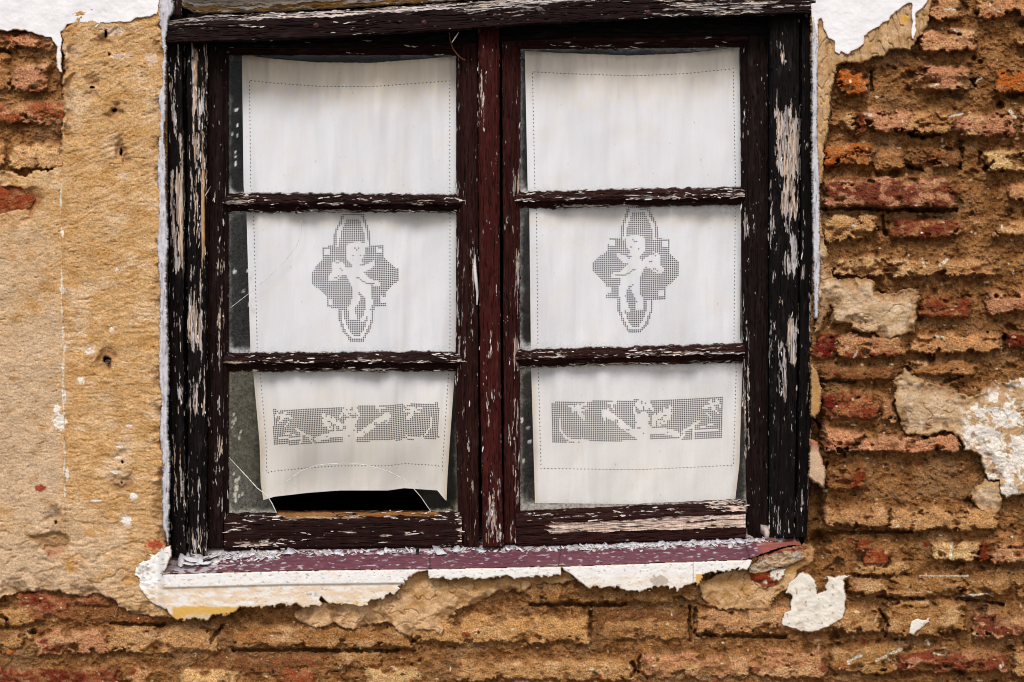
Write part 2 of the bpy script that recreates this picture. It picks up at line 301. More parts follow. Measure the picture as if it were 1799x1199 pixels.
def tan(x, y, sd):
    k_ = ss(-.2, .2, fbm(x/120, y/90, 2, 30)+ss(560, 380, y)-.5); xr, yr = x+20*fbm(x/60, y/60, 2, 29), y+10*fbm(x/60, y/60, 2, 28)
    a = fbm((xr+.45*yr)/30, (yr+.42*xr)/9, 4, 31)*k_+fbm(xr/34, yr/8, 4, 26)*(1-k_); b = fbm(x/130, y/110, 3, 32); c3 = fbm(x/5, y/4.5, 3, 33); f = fbm(x/34, y/26, 4, 34)
    c = mix((.46, .255, .092), (.575, .375, .195), ss(-.6, .6, .6*a+.7*f+.35*c3))
    c = mix(c, (.60, .43, .27), .75*ss(.02, .38, fbm(x/70, y/46, 5, 21)+.25*a)); c = mix(c, (.40, .20, .055), .6*ss(.12, .45, fbm(x/60, y/40, 5, 20)+.2*a))
    pale = ss(116, 98, x)*ss(330, 520, y)*ss(-.55, .2, b+.5*f+ss(550, 800, y)*.3)
    low = ss(860, 960, y)*ss(290, 150, x)
    c = mix(c, (.52, .375, .245), np.maximum(pale, low*ss(-.5, .1, f))*.85)
    c = mix(c, (.36, .175, .05), .75*ss(.18, .6, f+.3*a)*(1-.5*low)); c = shade(c, 1+.26*c3+.08*a); c = shade(c, 1+.14*fbm(x/2.6, y/2.6, 1, 24))
    c = mix(c, (.60, .44, .30), .6*ss(.40, .60, fbm((xr+.3*yr)/26, (yr+.3*xr)/4, 4, 37)))
    c = mix(c, (.66, .50, .33), .9*ss(.60, .72, fbm(x/5, y/4.6, 2, 35))); c = mix(c, (.18, .09, .035), .8*ss(.58, .74, fbm(x/4, y/4, 2, 36)))
    seam = np.abs(x-(108+(y-380)*.013+fbm(x*0, y/60, 2, 38)*2)); wn = fbm(x/9, y/34, 3, 39)
    wl = ss(560, 600, y)*ss(900, 760, y); wid = 1.6+wl*6*ss(-.1, .5, wn)+3*ss(.25, .6, wn)
    c = mix(c, (.70, .66, .58), ss(wid, wid*.5, seam+ss(0, 3, x-(108+(y-380)*.013))*3)*ss(-.15, .1, wn+wl*.3)*ss(255, 280, y)*ss(935, 890, y))
    for (cx, cy, rx, ry) in [(206,475,4,4),(196,580,5,4),(157,618,9,5),(142,668,6,6),(226,748,7,2),(210,785,6,3),(104,742,13,14),(100,720,6,10),(222,915,11,9),(235,873,9,6),(110,510,6,5),(93,900,4,4),(110,410,3,7),(214,309,6,4),(212,50,7,5),(200,55,22,9),(213,99,20,5),(265,103,11,11),(118,834,3,14),(208,803,6,3),(205,830,10,3),(168,880,9,3)]:
        pk = (.62, .47, .36) if cy < 110 or cy == 309 else (.73, .69, .62)
        c = mix(c, pk, .92*ss(1.1, .75, np.hypot((x-cx)/rx, (y-cy)/ry)+fbm(x/6, y/6, 3, 40)*.8))
    c = mix(c, (.30, .06, .03), ss(1.1, .7, np.hypot((x-71)/9, (y-858)/7)+fbm(x/6, y/6, 3, 41)*.7))
    c = mix(c, (.36, .075, .035), ss(1.1, .7, np.hypot((x-272)/17, (y-957)/9)+fbm(x/7, y/7, 3, 42)*.7))
    hw = -sdpoly(HOLLOW, x, y); c = mix(c, (.30, .16, .06), .8*ss(-1, 5, hw+4*f)*ss(975, 955, y)); c = mix(c, (.38, .17, .09), .8*ss(-1, 5, hw+4*f)*ss(955, 972, y))
    return c
def comb(x, y):
    side = ss(104, 116, x)
    k_ = ss(-.2, .2, fbm(x/120, y/90, 2, 30)+ss(560, 380, y)-.5); xr, yr = x+20*fbm(x/60, y/60, 2, 29), y+10*fbm(x/60, y/60, 2, 28)
    r = (fbm((xr+.45*yr)/30, (yr+.42*xr)/7, 4, 43)*k_+fbm(xr/30, yr/6, 4, 27)*(1-k_))*.0018*(.35+.65*side)*ss(-.5, .3, fbm(x/90, y/70, 3, 22))*1.3-.0022*ss(.42, .62, fbm(x/5, y/4.4, 2, 16))+.0010*fbm(x/3., y/3., 2, 25)-.0022*ss(.30, .55, fbm(xr/30, yr/7, 4, 48))+.0006*fbm(x/4, y/4, 2, 49)+fbm(x/11, y/6, 3, 44)*.0010+fbm(x/150, y/120, 2, 45)*.004+fbm(x/40, y/30, 3, 46)*.0022
    r += side*.0024*ss(700, 300, y)-.003*ss(3.5, .5, np.abs(x-(110+(y-380)*.013)))*ss(1000, 900, y)
    hw = -sdpoly(HOLLOW, x+fbm(x/9, y/9, 3, 19)*5, y+fbm(x/9, y/9, 3, 18)*5); r -= .0085*ss(0, 9, hw)*(1+.4*fbm(x/9, y/7, 3, 17))
    r -= .0026*ss(2.0, .3, np.abs(fbm(x/70, y/45, 3, 47))*14)*ss(850, 980, y)
    return r
def disc(cx, cy, rx, ry, n=10): return [(cx+rx*math.cos(2*math.pi*i/n), cy+ry*math.sin(2*math.pi*i/n)) for i in range(n)]
TAN = [(-3400,300),(-10,300),(20,302),(40,312),(60,302),(85,300),(103,292),(107,250),(109,180),(112,100),(106,62),(106,20),(290,10),(290,900),(293,978),(300,1085),(283,1086),(225,1076),(210,1066),(198,1052),(180,1046),(163,1043),(147,1049),(97,1038),(30,1040),(0,1052),(-3400,1050)]
coat('render_coat', TAN, .010, tan, 1.4, taper=.75, cut=[[(-60,334),(20,328),(36,330),(57,352),(45,365),(0,374),(-60,380)], disc(163,154,4,2.5), disc(200,194,4,3.5), disc(213,268,2,7), disc(188,633,6,6), disc(192,96,2,2), disc(186,60,2.5,9), disc(214,848,2,2), disc(98,917,1.8,4), disc(215,812,2,2)], relief=comb)
def white(x, y, sd):
    f = fbm(x/40, y/40, 4, 51); g = fbm(x/7, y/7, 3, 52)
    c = mix((.80, .80, .82), (.74, .74, .76), ss(-.2, .6, f)); c = shade(c, 1+.03*g)
    c = mix(c, (.60, .50, .42), .8*ss(.62, .75, fbm(x/9, y/9, 3, 53))*ss(22, 2, sd))
    return mix(c, (.68, .56, .45), .8*ss(5, 1.5, sd)*ss(-.1, .3, f+g*.5))
TL = [(-3400,-1700),(296,-1700),(286,-20),(280,6),(278,26),(262,31),(238,33),(230,39),(205,41),(178,42),(168,52),(163,43),(140,41),(118,43),(114,54),(108,58),(109,100),(108,130),(102,127),(98,104),(100,84),(89,67),(70,63),(58,59),(42,54),(28,53),(12,56),(0,53),(-60,58),(-400,40),(-3400,60)]
coat('white_plaster', TL, .014, white, .6, soft=1., mat=M_WHITE, fine=.6, label='white plaster coat with a ragged lower edge left of the window')
# right of the window: tan under-coat, then the white skin on it
def under(x, y, sd):
    a = fbm(x/14, y/26, 4, 61); c = mix((.38, .215, .09), (.52, .345, .19), ss(-.4, .4, a)); c = mix(c, (.58, .42, .30), .6*ss(.1, .5, fbm(x/20, y/14, 3, 63)))
    c = shade(c, 1+.2*fbm(x/5, y/5, 3, 62))
    return mix(c, (.62, .33, .05), .9*ss(1, .6, np.hypot((x-1588)/9, (y-34)/9)+.6*fbm(x/6, y/6, 2, 64)))
def flaky(x, y): return -.003*ss(1.4, .2, np.abs(fbm(x/17, y/40, 2, 65))*16)+fbm(x/20, y/20, 3, 66)*.002
URT = [(1436,-1700),(1640,-1700),(1642,-20),(1634,15),(1632,34),(1622,60),(1612,66),(1600,88),(1580,86),(1563,88),(1552,99),(1540,98),(1528,104),(1514,110),(1495,110),(1476,112),(1470,118),(1468,130),(1460,160),(1458,190),(1454,230),(1447,258),(1447,300),(1444,322),(1436,324),(1426,322),(1424,20)]
coat('plaster_undercoat', URT, .006, under, .7, relief=flaky, label='tan plaster left bare in flakes beside the top of the frame')
TR = [(1428,-1700),(1632,-1700),(1632,0),(1622,14),(1610,24),(1609,60),(1604,72),(1600,66),(1602,40),(1601,6),(1594,8),(1585,14),(1574,22),(1565,30),(1562,38),(1552,40),(1547,46),(1536,52),(1530,56),(1519,64),(1518,80),(1508,86),(1496,90),(1490,97),(1478,92),(1474,97),(1466,92),(1466,72),(1456,68),(1446,52),(1443,34),(1439,36),(1437,110),(1431,110),(1424,20)]
coat('white_plaster', TR, .010, white, .45, soft=1., mat=M_WHITE, fine=.6, label='white plaster coat peeling in flakes right of the window')
strip = lambda x, y, sd: mix(mix((.55, .55, .59), (.36, .35, .38), ss(-.1, .5, fbm(x/5, y/30, 4, 71))), (.10, .08, .08), .8*ss(.30, .5, fbm(x/3, y/22, 3, 72)))
coat('plaster_fillet', [(277,-60),(306,-40),(306,10),(302,24),(297,34),(295,50),(291,70),(293,110),(291,140),(293,185),(289,230),(292,300),(291,330),(296,420),(293,470),(294,560),(297,640),(295,760),(299,800),(297,920),(296,962),(286,925),(284,870),(286,820),(280,760),(283,700),(278,640),(281,520),(276,440),(279,360),(276,310),(279,230),(281,200),(277,170),(284,150),(283,120),(287,100),(283,70),(280,40)], .015, strip, .55, mat=M_WHITE, relief=lambda x, y: fbm(x/6, y/40, 4, 73)*.005, edge=(.2, .17, .16), label='narrow grey white plaster fillet along the left jamb')
coat('plaster_fillet', [(1428,20),(1436,60),(1437,140),(1436,240),(1440,330),(1441,470),(1437,560),(1430,560),(1426,300),(1426,60)], .013, strip, .35, mat=M_WHITE, edge=(.3, .28, .28), label='thin white plaster fillet along the right jamb')
def mort(x, y, sd):
    a = fbm(x/24, y/18, 4, 81); c = mix((.45, .305, .175), (.57, .425, .285), ss(-.3, .4, a)); c = mix(c, (.40, .24, .10), .8*ss(9, 2, sd+4*a))
    c = mix(c, (.20, .12, .06), .7*ss(.52, .7, fbm(x/4, y/4, 2, 82))); c = mix(c, (.38, .25, .13), .6*ss(.05, .4, fbm(x/40, y/30, 4, 80))); return shade(c, 1+.30*fbm(x/5, y/5, 3, 83))
mrel = lambda x, y: fbm(x/34, y/26, 4, 87)*.005+fbm(x/6, y/5, 3, 88)*.0014-.0035*ss(1.1, .2, np.abs(fbm(x/40, y/34, 3, 89))*24)*ss(0, .3, fbm(x/70, y/60, 2, 94)+.1)
coat('mortar_patch', [(1440,380),(1452,440),(1464,490),(1535,490),(1537,514),(1570,516),(1597,506),(1616,514),(1610,540),(1606,582),(1580,590),(1556,597),(1538,586),(1515,582),(1496,578),(1496,567),(1458,570),(1464,545),(1458,535),(1440,580),(1432,585),(1434,480),(1432,380)], (.007), mort, 1.1, taper=.95, relief=mrel, label='pale sandy mortar patch between the bricks')
def mort2(x, y, sd):
    c = mort(x, y, sd); p = ss(1684, 1700, x+8*fbm(x/12, y/12, 3, 84))
    n = fbm(x/26, y/26, 4, 85)+.4*fbm(x/7, y/7, 3, 86); c = mix(c, (.45, .285, .14), p*.7)
    return mix(c, (.70, .65, .58), p*ss(-.12, .06, n+.35*ss(90, 0, np.hypot(x-1760, (y-790)*.8))-.12))
coat('mortar_patch', [(1572,668),(1582,660),(1590,646),(1600,660),(1618,664),(1624,674),(1652,676),(1690,692),(1704,700),(1740,676),(1850,655),(1850,870),(1790,868),(1770,874),(1758,866),(1755,845),(1735,842),(1722,800),(1694,790),(1690,770),(1660,756),(1640,762),(1612,766),(1586,760),(1580,735),(1572,700)], .008, mort2, 1.2, taper=.9, relief=mrel, label='grey mortar patch with remnants of white paint')
coat('mortar_patch', [(1705,862),(1730,842),(1755,848),(1762,890),(1750,905),(1720,898),(1708,880)], .004, mort, 1., taper=.9, relief=mrel)
def wpatch(x, y, sd):
    n = fbm(x/22, y/18, 4, 91); c = mix((.72, .68, .60), (.60, .53, .44), ss(-.05, .5, n)); c = mix(c, (.55, .32, .07), .8*ss(1105, 1112, y+4*n)*ss(1470, 1440, x)*ss(1420, 1432, x))
    return mix(c, (.38, .26, .15), .9*ss(.30, .45, fbm(x/8, y/8, 3, 92)-.25*ss(8, 0, sd)+.0))
coat('white_patch', [(1384,1026),(1400,1010),(1412,1006),(1424,1012),(1436,1030),(1437,1044),(1450,1040),(1453,1012),(1478,1012),(1492,1010),(1484,1022),(1486,1060),(1482,1086),(1462,1098),(1440,1108),(1420,1112),(1396,1106),(1374,1098),(1376,1076),(1390,1070),(1389,1046),(1380,1044)], .007, wpatch, .9, soft=1.2, relief=lambda x, y: fbm(x/16, y/12, 4, 93)*.0016, mat=M_WHITE, label='cream white plaster patch below the right end of the sill')
coat('white_patch', [(1600,1092),(1612,1086),(1626,1088),(1634,1084),(1633,1094),(1616,1106),(1604,1117),(1596,1114)], .007, wpatch, .3, mat=M_WHITE, label='small white plaster patch low on the right')
def undersill(x, y, sd):
    a = fbm(x/26, y/18, 4, 95); c = mix((.42, .235, .092), (.58, .375, .205), ss(-.35, .3, a+.006*(y-1050))); return shade(c, 1+.16*fbm(x/5, y/5, 3, 96))
def crackle(x, y):
    r = -.004*ss(1.2, .2, np.abs(fbm(x/34, y/30, 3, 97))*22)*ss(.0, .3, fbm(x/90, y/50, 2, 98)+.2)
    return r+fbm(x/16, y/14, 3, 99)*.0028
coat('render_patch', [(516,1082),(522,1074),(532,1068),(560,1058),(640,1056),(680,1040),(715,1005),(900,1000),(1000,1000),(1010,1022),(930,1030),(922,1044),(905,1036),(872,1040),(836,1060),(802,1072),(798,1082),(782,1090),(776,1118),(762,1108),(738,1106),(726,1120),(700,1112),(690,1098),(680,1094),(650,1096),(622,1108),(604,1102),(590,1094),(570,1102),(554,1105),(530,1094)], .009, undersill, 1.1, taper=.8, relief=crackle, label='cracked tan render patch under the middle of the sill')
coat('render_patch', [(1280,1000),(1300,985),(1420,955),(1432,965),(1428,985),(1400,1004),(1390,1030),(1360,1050),(1352,1072),(1330,1078),(1310,1070),(1262,1072),(1232,1050),(1228,1024)], .004, undersill, 1., taper=.9, relief=crackle, label='tan render patch under the broken sill end')
coat('brick_stub', [(1314,1004),(1326,998),(1352,1000),(1366,994),(1382,1000),(1378,1014),(1366,1028),(1348,1034),(1328,1030),(1316,1018)], .012, lambda x, y, sd: mix(mix((.20, .03, .014), (.40, .11, .02), ss(0, .4, fbm(x/9, y/9, 3, 431))), (.72, .68, .60), ss(.0, .15, fbm(x/12, y/12, 4, 432)+x*0+.35*ss(24, 8, np.hypot(x-1370, y-1004))-.12)), 1.0, label='broken red brick end with white and yellow paint below the sill', taper=.5)
coat('render_patch', [(1425,640),(1436,655),(1444,690),(1440,720),(1432,735),(1424,730)], .008, undersill, .6)
coat('render_patch', [(1423,770),(1434,776),(1442,800),(1451,835),(1448,857),(1430,848),(1420,835)], .020, lambda x, y, sd: mix((.52, .36, .24), (.35, .12, .07), ss(800, 775, y)), .5)
CW = mix(CW, CW*.42, ss(-.1, -.8, nF+.6*nS)*.65); hol = ss(.22, .5, fbm(X/44, Y/36, 4, 13))*(1-.9*brickm); CW = mix(CW, (.09, .042, .018), .75*hol); H -= .011*hol*right  # shade of the crevices and hollows painted into the wall colour
H = np.where(cover > 5, np.minimum(H, -.012), H)
for (cx, cy) in [(163,154),(200,194),(213,268),(188,633),(186,60),(192,96)]:
    m = ss(12, 7, np.hypot(X-cx, (Y-cy)*.8)); H = H*(1-m)-.05*m; CW = mix(CW, (.05, .025, .012), m)
fr_ = -sdpoly([(291,-3000),(294,500),(303,990),(1412,962),(1426,500),(1430,-3000)], X, Y, 4000); H = np.where(fr_ > 0, np.minimum(H, -.115*ss(0, 3, fr_)-.012), H); CW = mix(CW, (.05, .035, .025), ss(2, 6, fr_))
CW = shade(CW, .70+.60*grit)*np.array((1.0, .955, .84), np.float32); H += (grit-.5)*.0009
inside = (X > 312) & (X < 1408) & (Y > 30) & (Y < np.where(X < 1330, 996, 962))
keep = ~(inside[:-1, :-1] & inside[1:, 1:])
build('brickwork', Geo().grid(X, Y, -H, CW, keep), M_WALL, wall)

# ---------------------------------------------------------------- peeling wood
def wood(g, ori, m0, m1, e0, e1, prof, seed=0, paint=(.016, .009, .008), bias=-.42, patches=(), bare=(.50, .365, .27), gray=(.36, .34, .35), wob=1.2, fleck=.5, dL=1.6, dA=.8, primer=(.62, .57, .53), relief=1., cap=.08, rough=.72, chips=60, tints=()):
    L = np.arange(m0, m1+dL, dL); e0 = np.asarray(e0, float); e1 = np.asarray(e1, float)
    mi, ai = (1, 0) if ori == 'v' else (0, 1)
    A0 = np.interp(L, e0[:, mi], e0[:, ai])+wob*fbm(L/14, L*0+seed, 3, seed+1); A1 = np.interp(L, e1[:, mi], e1[:, ai])+wob*fbm(L/14, L*0+seed, 3, seed+2)
    wd = np.mean(np.abs(A1-A0)); p = np.asarray(prof, float); q = np.stack([p[:, 0]*wd, p[:, 1]/S], 1)
    cum = np.concatenate([[0], np.cumsum(np.hypot(*np.diff(q, axis=0).T))]); aa = np.arange(0, cum[-1]+dA, dA)
    tt = np.interp(aa, cum, p[:, 0]); dd = np.interp(aa, cum, p[:, 1])
    l, a = np.meshgrid(L, aa, indexing='ij'); t = np.broadcast_to(tt, l.shape); D = np.broadcast_to(dd, l.shape).copy()
    D += WD; cap = cap+WD
    P = A0[:, None]+(A1-A0)[:, None]*t; a = a+seed*13.7
    b = np.full(l.shape, bias, np.float32)
    for (s0, s1, t0, t1, amt) in patches:
        b += amt*(.72+.55*fbm(l/34, a/5, 3, seed+31))*ss(s0-14, s0+14, l+10*fbm(a/4, l/30, 2, seed+9))*ss(s1+14, s1-14, l+10*fbm(a/4, l/30, 2, seed+8))*ss(t0-.06, t0+.03, t)*ss(t1+.06, t1-.03, t)
    f = .75*fbm(l/75, a/6.5, 4, seed+3)+.45*fbm(l/20, a/2.4, 3, seed+4)+b
    m = ss(-.02, .02, f); f2 = fbm(l/30, a/9, 3, seed+5)
    rim = ss(-.075, -.015, f)*(1-m)*ss(-.15, .2, f2)
    fl = .62*fbm(l/11, a/1.5, 4, seed+6)+.5*fbm(l/34, a/1.9, 3, seed+19); fk = ss(fleck, fleck+.07, fl+.42*fbm(l/60, a/12, 3, seed+18)-.07)
    gr = fbm(l/80, a/1.5, 3, seed+7); tone = fbm(l/110, a/11, 3, seed+11)
    wc = mix(bare, gray, ss(-.35, .35, tone)); wc = shade(wc, 1+.55*gr); ck = ss(.10, .02, np.abs(fbm(l/110, a/4, 3, seed+12)))
    wc = mix(wc, (.10, .065, .045), .75*ck); wc = mix(wc, (.07, .04, .03), .9*ss(.35, .7, fbm(l/28, a/3, 4, seed+13)))
    wc = mix(wc, primer, .8*ss(.28, .5, fbm(l/40, a/3, 3, seed+14)))
    pc = np.asarray(paint)*np.ones(l.shape+(3,)); pc = shade(pc, 1+.55*fbm(l/50, a/5, 4, seed+15)+.35*gr); pc = mix(pc, np.asarray(paint)*.25, .8*ss(.07, .0, np.abs(fbm(l/70, a/3.2, 3, seed+16))))
    pc = mix(pc, np.asarray((.085, .07, .068)), .13*ss(.1, .6, f2+.4*gr))
    c = mix(pc, wc, m); c = mix(c, primer, .85*np.maximum(rim, fk*(.4+.6*(1-m)))); c = np.clip(c, .003, .8)
    gv = ss(.06, .0, np.abs(fbm(l/190, a/6, 3, seed+21)))
    c = shade(c, 1-.75*gv)
    for (s0, s1, t0, t1, tc_) in tints:
        k_ = ss(s0-5, s0+5, l+6*f2)*ss(s1+5, s1-5, l+6*f2)*ss(t0-.02, t0+.02, t+.04*gr)*ss(t1+.02, t1-.02, t+.04*gr)*ss(-.75, -.4, f2+fbm(l/26, a/3, 3, seed+32)); c = mix(c, shade(np.asarray(tc_)*np.ones(c.shape), 1+.4*gr), k_*.92)
    hh = (1-m)*.0011+rim*.0014+fk*.0007+gr*.00055*(1+m)-ck*m*.0012-gv*.0022+fbm(l/60, a/14, 2, seed+17)*.0012
    D -= hh*relief
    D[0] = cap; D[-1] = cap
    ro = np.where(m > .5, .85, rough)+.15*(rim+fk); C = np.concatenate([c, np.clip(ro, 0, 1)[..., None]], -1)
    # lifted, curling flakes where the paint breaks
    rs = np.random.RandomState(seed*7+1); ok = np.argwhere((np.abs(f+.02) < .05) & (D < WD+np.min(p[:, 1])+.03)); n_ = min(chips, len(ok))
    for q in (ok[rs.choice(len(ok), n_, replace=False)] if n_ else ()):
        i_, j_ = q; l0, p0, d0 = float(l[i_, j_]), float(P[i_, j_]), float(D[i_, j_]); ln = rs.uniform(3, 16)*(.5+.5*rs.rand()); wd_ = rs.uniform(.8, 2.6); sg = rs.choice((-1, 1)); up = rs.uniform(.8, 3.4)*S; tw = rs.uniform(-.25, .25)
        rows = []
        for k_, (fr, wf) in enumerate(((0, .75), (.35, 1), (.7, .8), (1, .25))):
            for sd_ in (-1, 1):
                ll = l0+sg*ln*fr; pp = p0+sd_*wd_*wf*.5+tw*ln*fr; dd_ = d0-.0005-up*fr**1.7-(.0006 if sd_ > 0 else 0)
                rows.append(W(pp, ll, dd_) if ori == 'v' else W(ll, pp, dd_))
        cc = np.asarray(primer)*rs.uniform(.55, 1.05) if rs.rand() < .55 else np.asarray(paint)*rs.uniform(.8, 2.)
        g.raw(rows, [(0, 1, 3, 2), (2, 3, 5, 4), (4, 5, 7, 6)], tuple(cc)+(.8,))
    if ori == 'v': g.grid(P, l, D, C)
    else: g.grid(l.T, P.T, D.T, np.swapaxes(C, 0, 1))
    return g
WO = tuple(W(860, 965, 0)); win = empty('window', WO)
tag(win, 'old two-casement wooden window with peeling dark brown paint and a broken lower pane', 'window', kind='thing')
BLACK, BROWN, RED = (.0052, .0034, .0033), (.0150, .0046, .0038), (.042, .0068, .0052)
# jambs
g = Geo(); wood(g, 'v', 24, 978, [(289,24),(289,110),(291,300),(293,600),(296,850),(301,978)], [(366,24),(364,978)],
 [(0,.09),(0,.0),(.04,-.010),(.10,-.013),(.40,-.012),(.44,.022),(.49,.022),(.53,-.008),(.62,-.011),(.93,-.009),(1,.004),(1,.09)], 3, BLACK, -.36,
 patches=[(80,330,.62,.95,.42),(230,480,.30,.42,.6),(300,480,.14,.40,.50),(320,420,.66,.78,.5),(470,620,.55,.85,.40),(550,600,.5,.95,.4),(640,700,.2,.4,.35),(660,730,.55,.9,.35),(780,900,.1,.5,.25),(930,980,.5,1,.45),(100,240,.1,.25,.3),(0,70,0,1,-.3)], fleck=.40, gray=(.46,.44,.45), chips=260, tints=[(300,455,.86,.915,(.46,.25,.09)),(230,470,.855,.875,(.50,.36,.25)),(90,180,.70,.74,(.42,.29,.18))])
build('jamb', g, M_WOODV, win, WO); tag(bpy.data.objects['jamb'], 'left jamb, nearly black with long grey bare streaks')
g = Geo(); wood(g, 'v', 20, 946, [(1351,20),(1351,946)], [(1433,20),(1433,160),(1431,400),(1427,650),(1422,850),(1417,946)],
 [(0,.09),(0,.0),(.03,-.008),(.10,-.011),(.64,-.011),(.655,.012),(.685,.012),(.71,-.014),(.97,-.013),(1,-.004),(1,.09)], 4, BLACK, -.44,
 patches=[(190,300,.12,.66,.75),(290,385,.28,.64,.8),(385,420,.30,.45,.5),(410,480,.46,.64,.7),(555,640,.44,.62,.85),(600,700,.24,.40,.65),(470,490,.7,.8,.6),(70,190,.1,.4,.16),(330,500,0,.14,.28),(560,640,0,.14,.4),(520,560,.2,.34,.4),(440,480,.34,.42,.5),(870,946,0,.9,.28),(20,900,.92,1,.3)], bare=(.53,.40,.31), fleck=.46, chips=200)
tag(build('jamb', g, M_WOODV, win, WO), 'right jamb with a large pale bare patch near its top')
# head of the frame, in the shade of the drip board
g = Geo(); wood(g, 'h', 360, 1356, [(360,20),(860,10),(1356,-5)], [(360,84),(800,78),(1000,66),(1356,62)], [(0,.09),(0,.012),(.95,.012),(1,.016),(1,.09)], 5, BLACK, -.6, fleck=.6)
build('head', g, M_WOODH, win, WO)
g = Geo(); wood(g, 'h', 287, 1434, [(287,36),(363,27),(620,17),(850,1),(1000,-8),(1434,-24)], [(287,77),(450,73),(600,66),(800,54),(900,47),(1150,33),(1434,25)],
 [(0,.05),(0,-.008),(.22,-.036),(.30,-.040),(.93,-.038),(1,-.032),(1,.05)], 6, (.013,.0055,.005), -.40,
 patches=[(287,1434,.0,.22,.40),(430,1434,.06,.20,.3),(820,960,.15,.75,.36),(1140,1340,.2,.95,.40),(1200,1434,.15,.7,.3),(287,380,.2,.6,.14),(287,1100,.55,1,-.15)], bare=(.55,.44,.37), gray=(.50,.47,.48), dL=1.5, dA=.7, cap=.02, fleck=.44, wob=2, chips=160)
db = build('drip_board', g, M_WOODH, win, WO); tag(db, 'projecting drip board with a grey weathered upper edge')
for (sx, sy) in ((555,45),(745,40),(1139,22)):
    g = Geo(); c0 = W(sx, sy, -.0415+WD); n = 14; V = [c0]+[c0+np.array((.0052*math.cos(2*math.pi*i/n), 0, .0052*math.sin(2*math.pi*i/n))) for i in range(n)]+[c0+np.array((.0056*math.cos(2*math.pi*i/n), .004, .0056*math.sin(2*math.pi*i/n))) for i in range(n)]
    V[0] = c0-np.array((0, .0012, 0))
    g.raw(V, [(0, 1+(i+1) % n, 1+i) for i in range(n)], (.07, .018, .016, .5)); g.F.append(np.array([(1+i, 1+(i+1) % n, 1+n+(i+1) % n, 1+n+i) for i in range(n)]))
    a = .6; u = np.array((math.cos(a), 0, math.sin(a))); v = np.array((-math.sin(a), 0, math.cos(a)))
    q = [c0+u*.0042*i+v*.0006*j-np.array((0, .0016, 0)) for i, j in ((-1, -1), (1, -1), (1, 1), (-1, 1))]
    g.raw(q, [(0, 1, 2, 3)], (.004, .003, .003, .9)); build('screw', g, M_METAL, db, WO)
# upper rail of bare ochre wood above the drip board
g = Geo(); wood(g, 'h', 318, 1300, [(318,-70),(1300,-90)], [(318,12),(345,25),(480,22),(620,14),(850,0),(1300,-14)], [(0,.06),(0,-.03),(.62,-.034),(.74,-.030),(.80,-.016),(.97,-.010),(1,.0),(1,.06)], 7, (.60,.54,.50), -.3,
 patches=[(318,1300,.86,1,.62)], bare=(.30,.15,.035), gray=(.40,.24,.09), primer=(.70,.63,.56), wob=3, fleck=.5)
tag(build('upper_rail', g, M_WOODH, win, WO), 'split ochre rail with curled cream paint above the drip board')
g = Geo(); wood(g, 'h', 292, 1432, [(292,-20),(1432,-40)], [(292,50),(700,40),(1432,20)], [(0,.06),(0,.02),(1,.02),(1,.06)], 8, (.01,.007,.006), -.8, dL=4, dA=3); build('crevice_shade_back', g, M_WOODH, win, WO)  # near-black backing added, its colour giving the shade in the crevice
g = Geo(); wood(g, 'v', -40, 34, [(300,-40),(300,34)], [(320,-40),(318,34)], [(0,.05),(0,-.006),(1,-.008),(1,.05)], 9, (.06,.03,.03), -.2, gray=(.2,.16,.15)); build('frame_post', g, M_WOODV, win, WO)
# mullion cover strip
g = Geo(); wood(g, 'v', 44, 962, [(840,44),(841,400),(844,700),(848,962)], [(877,44),(878,400),(880,700),(884,962)], [(0,.05),(0,.0),(.08,-.004),(.9,-.005),(1,.0),(1,.05)], 10, RED, -.46,
 patches=[(100,240,0,.28,.42),(300,520,.2,.9,-.2),(560,960,.3,1,.10),(700,960,.1,.5,.14),(860,960,.2,.9,.34)], fleck=.40, primer=(.70,.66,.66))
tag(build('mullion', g, M_WOODV, win, WO), 'reddish brown cover strip between the two casements')
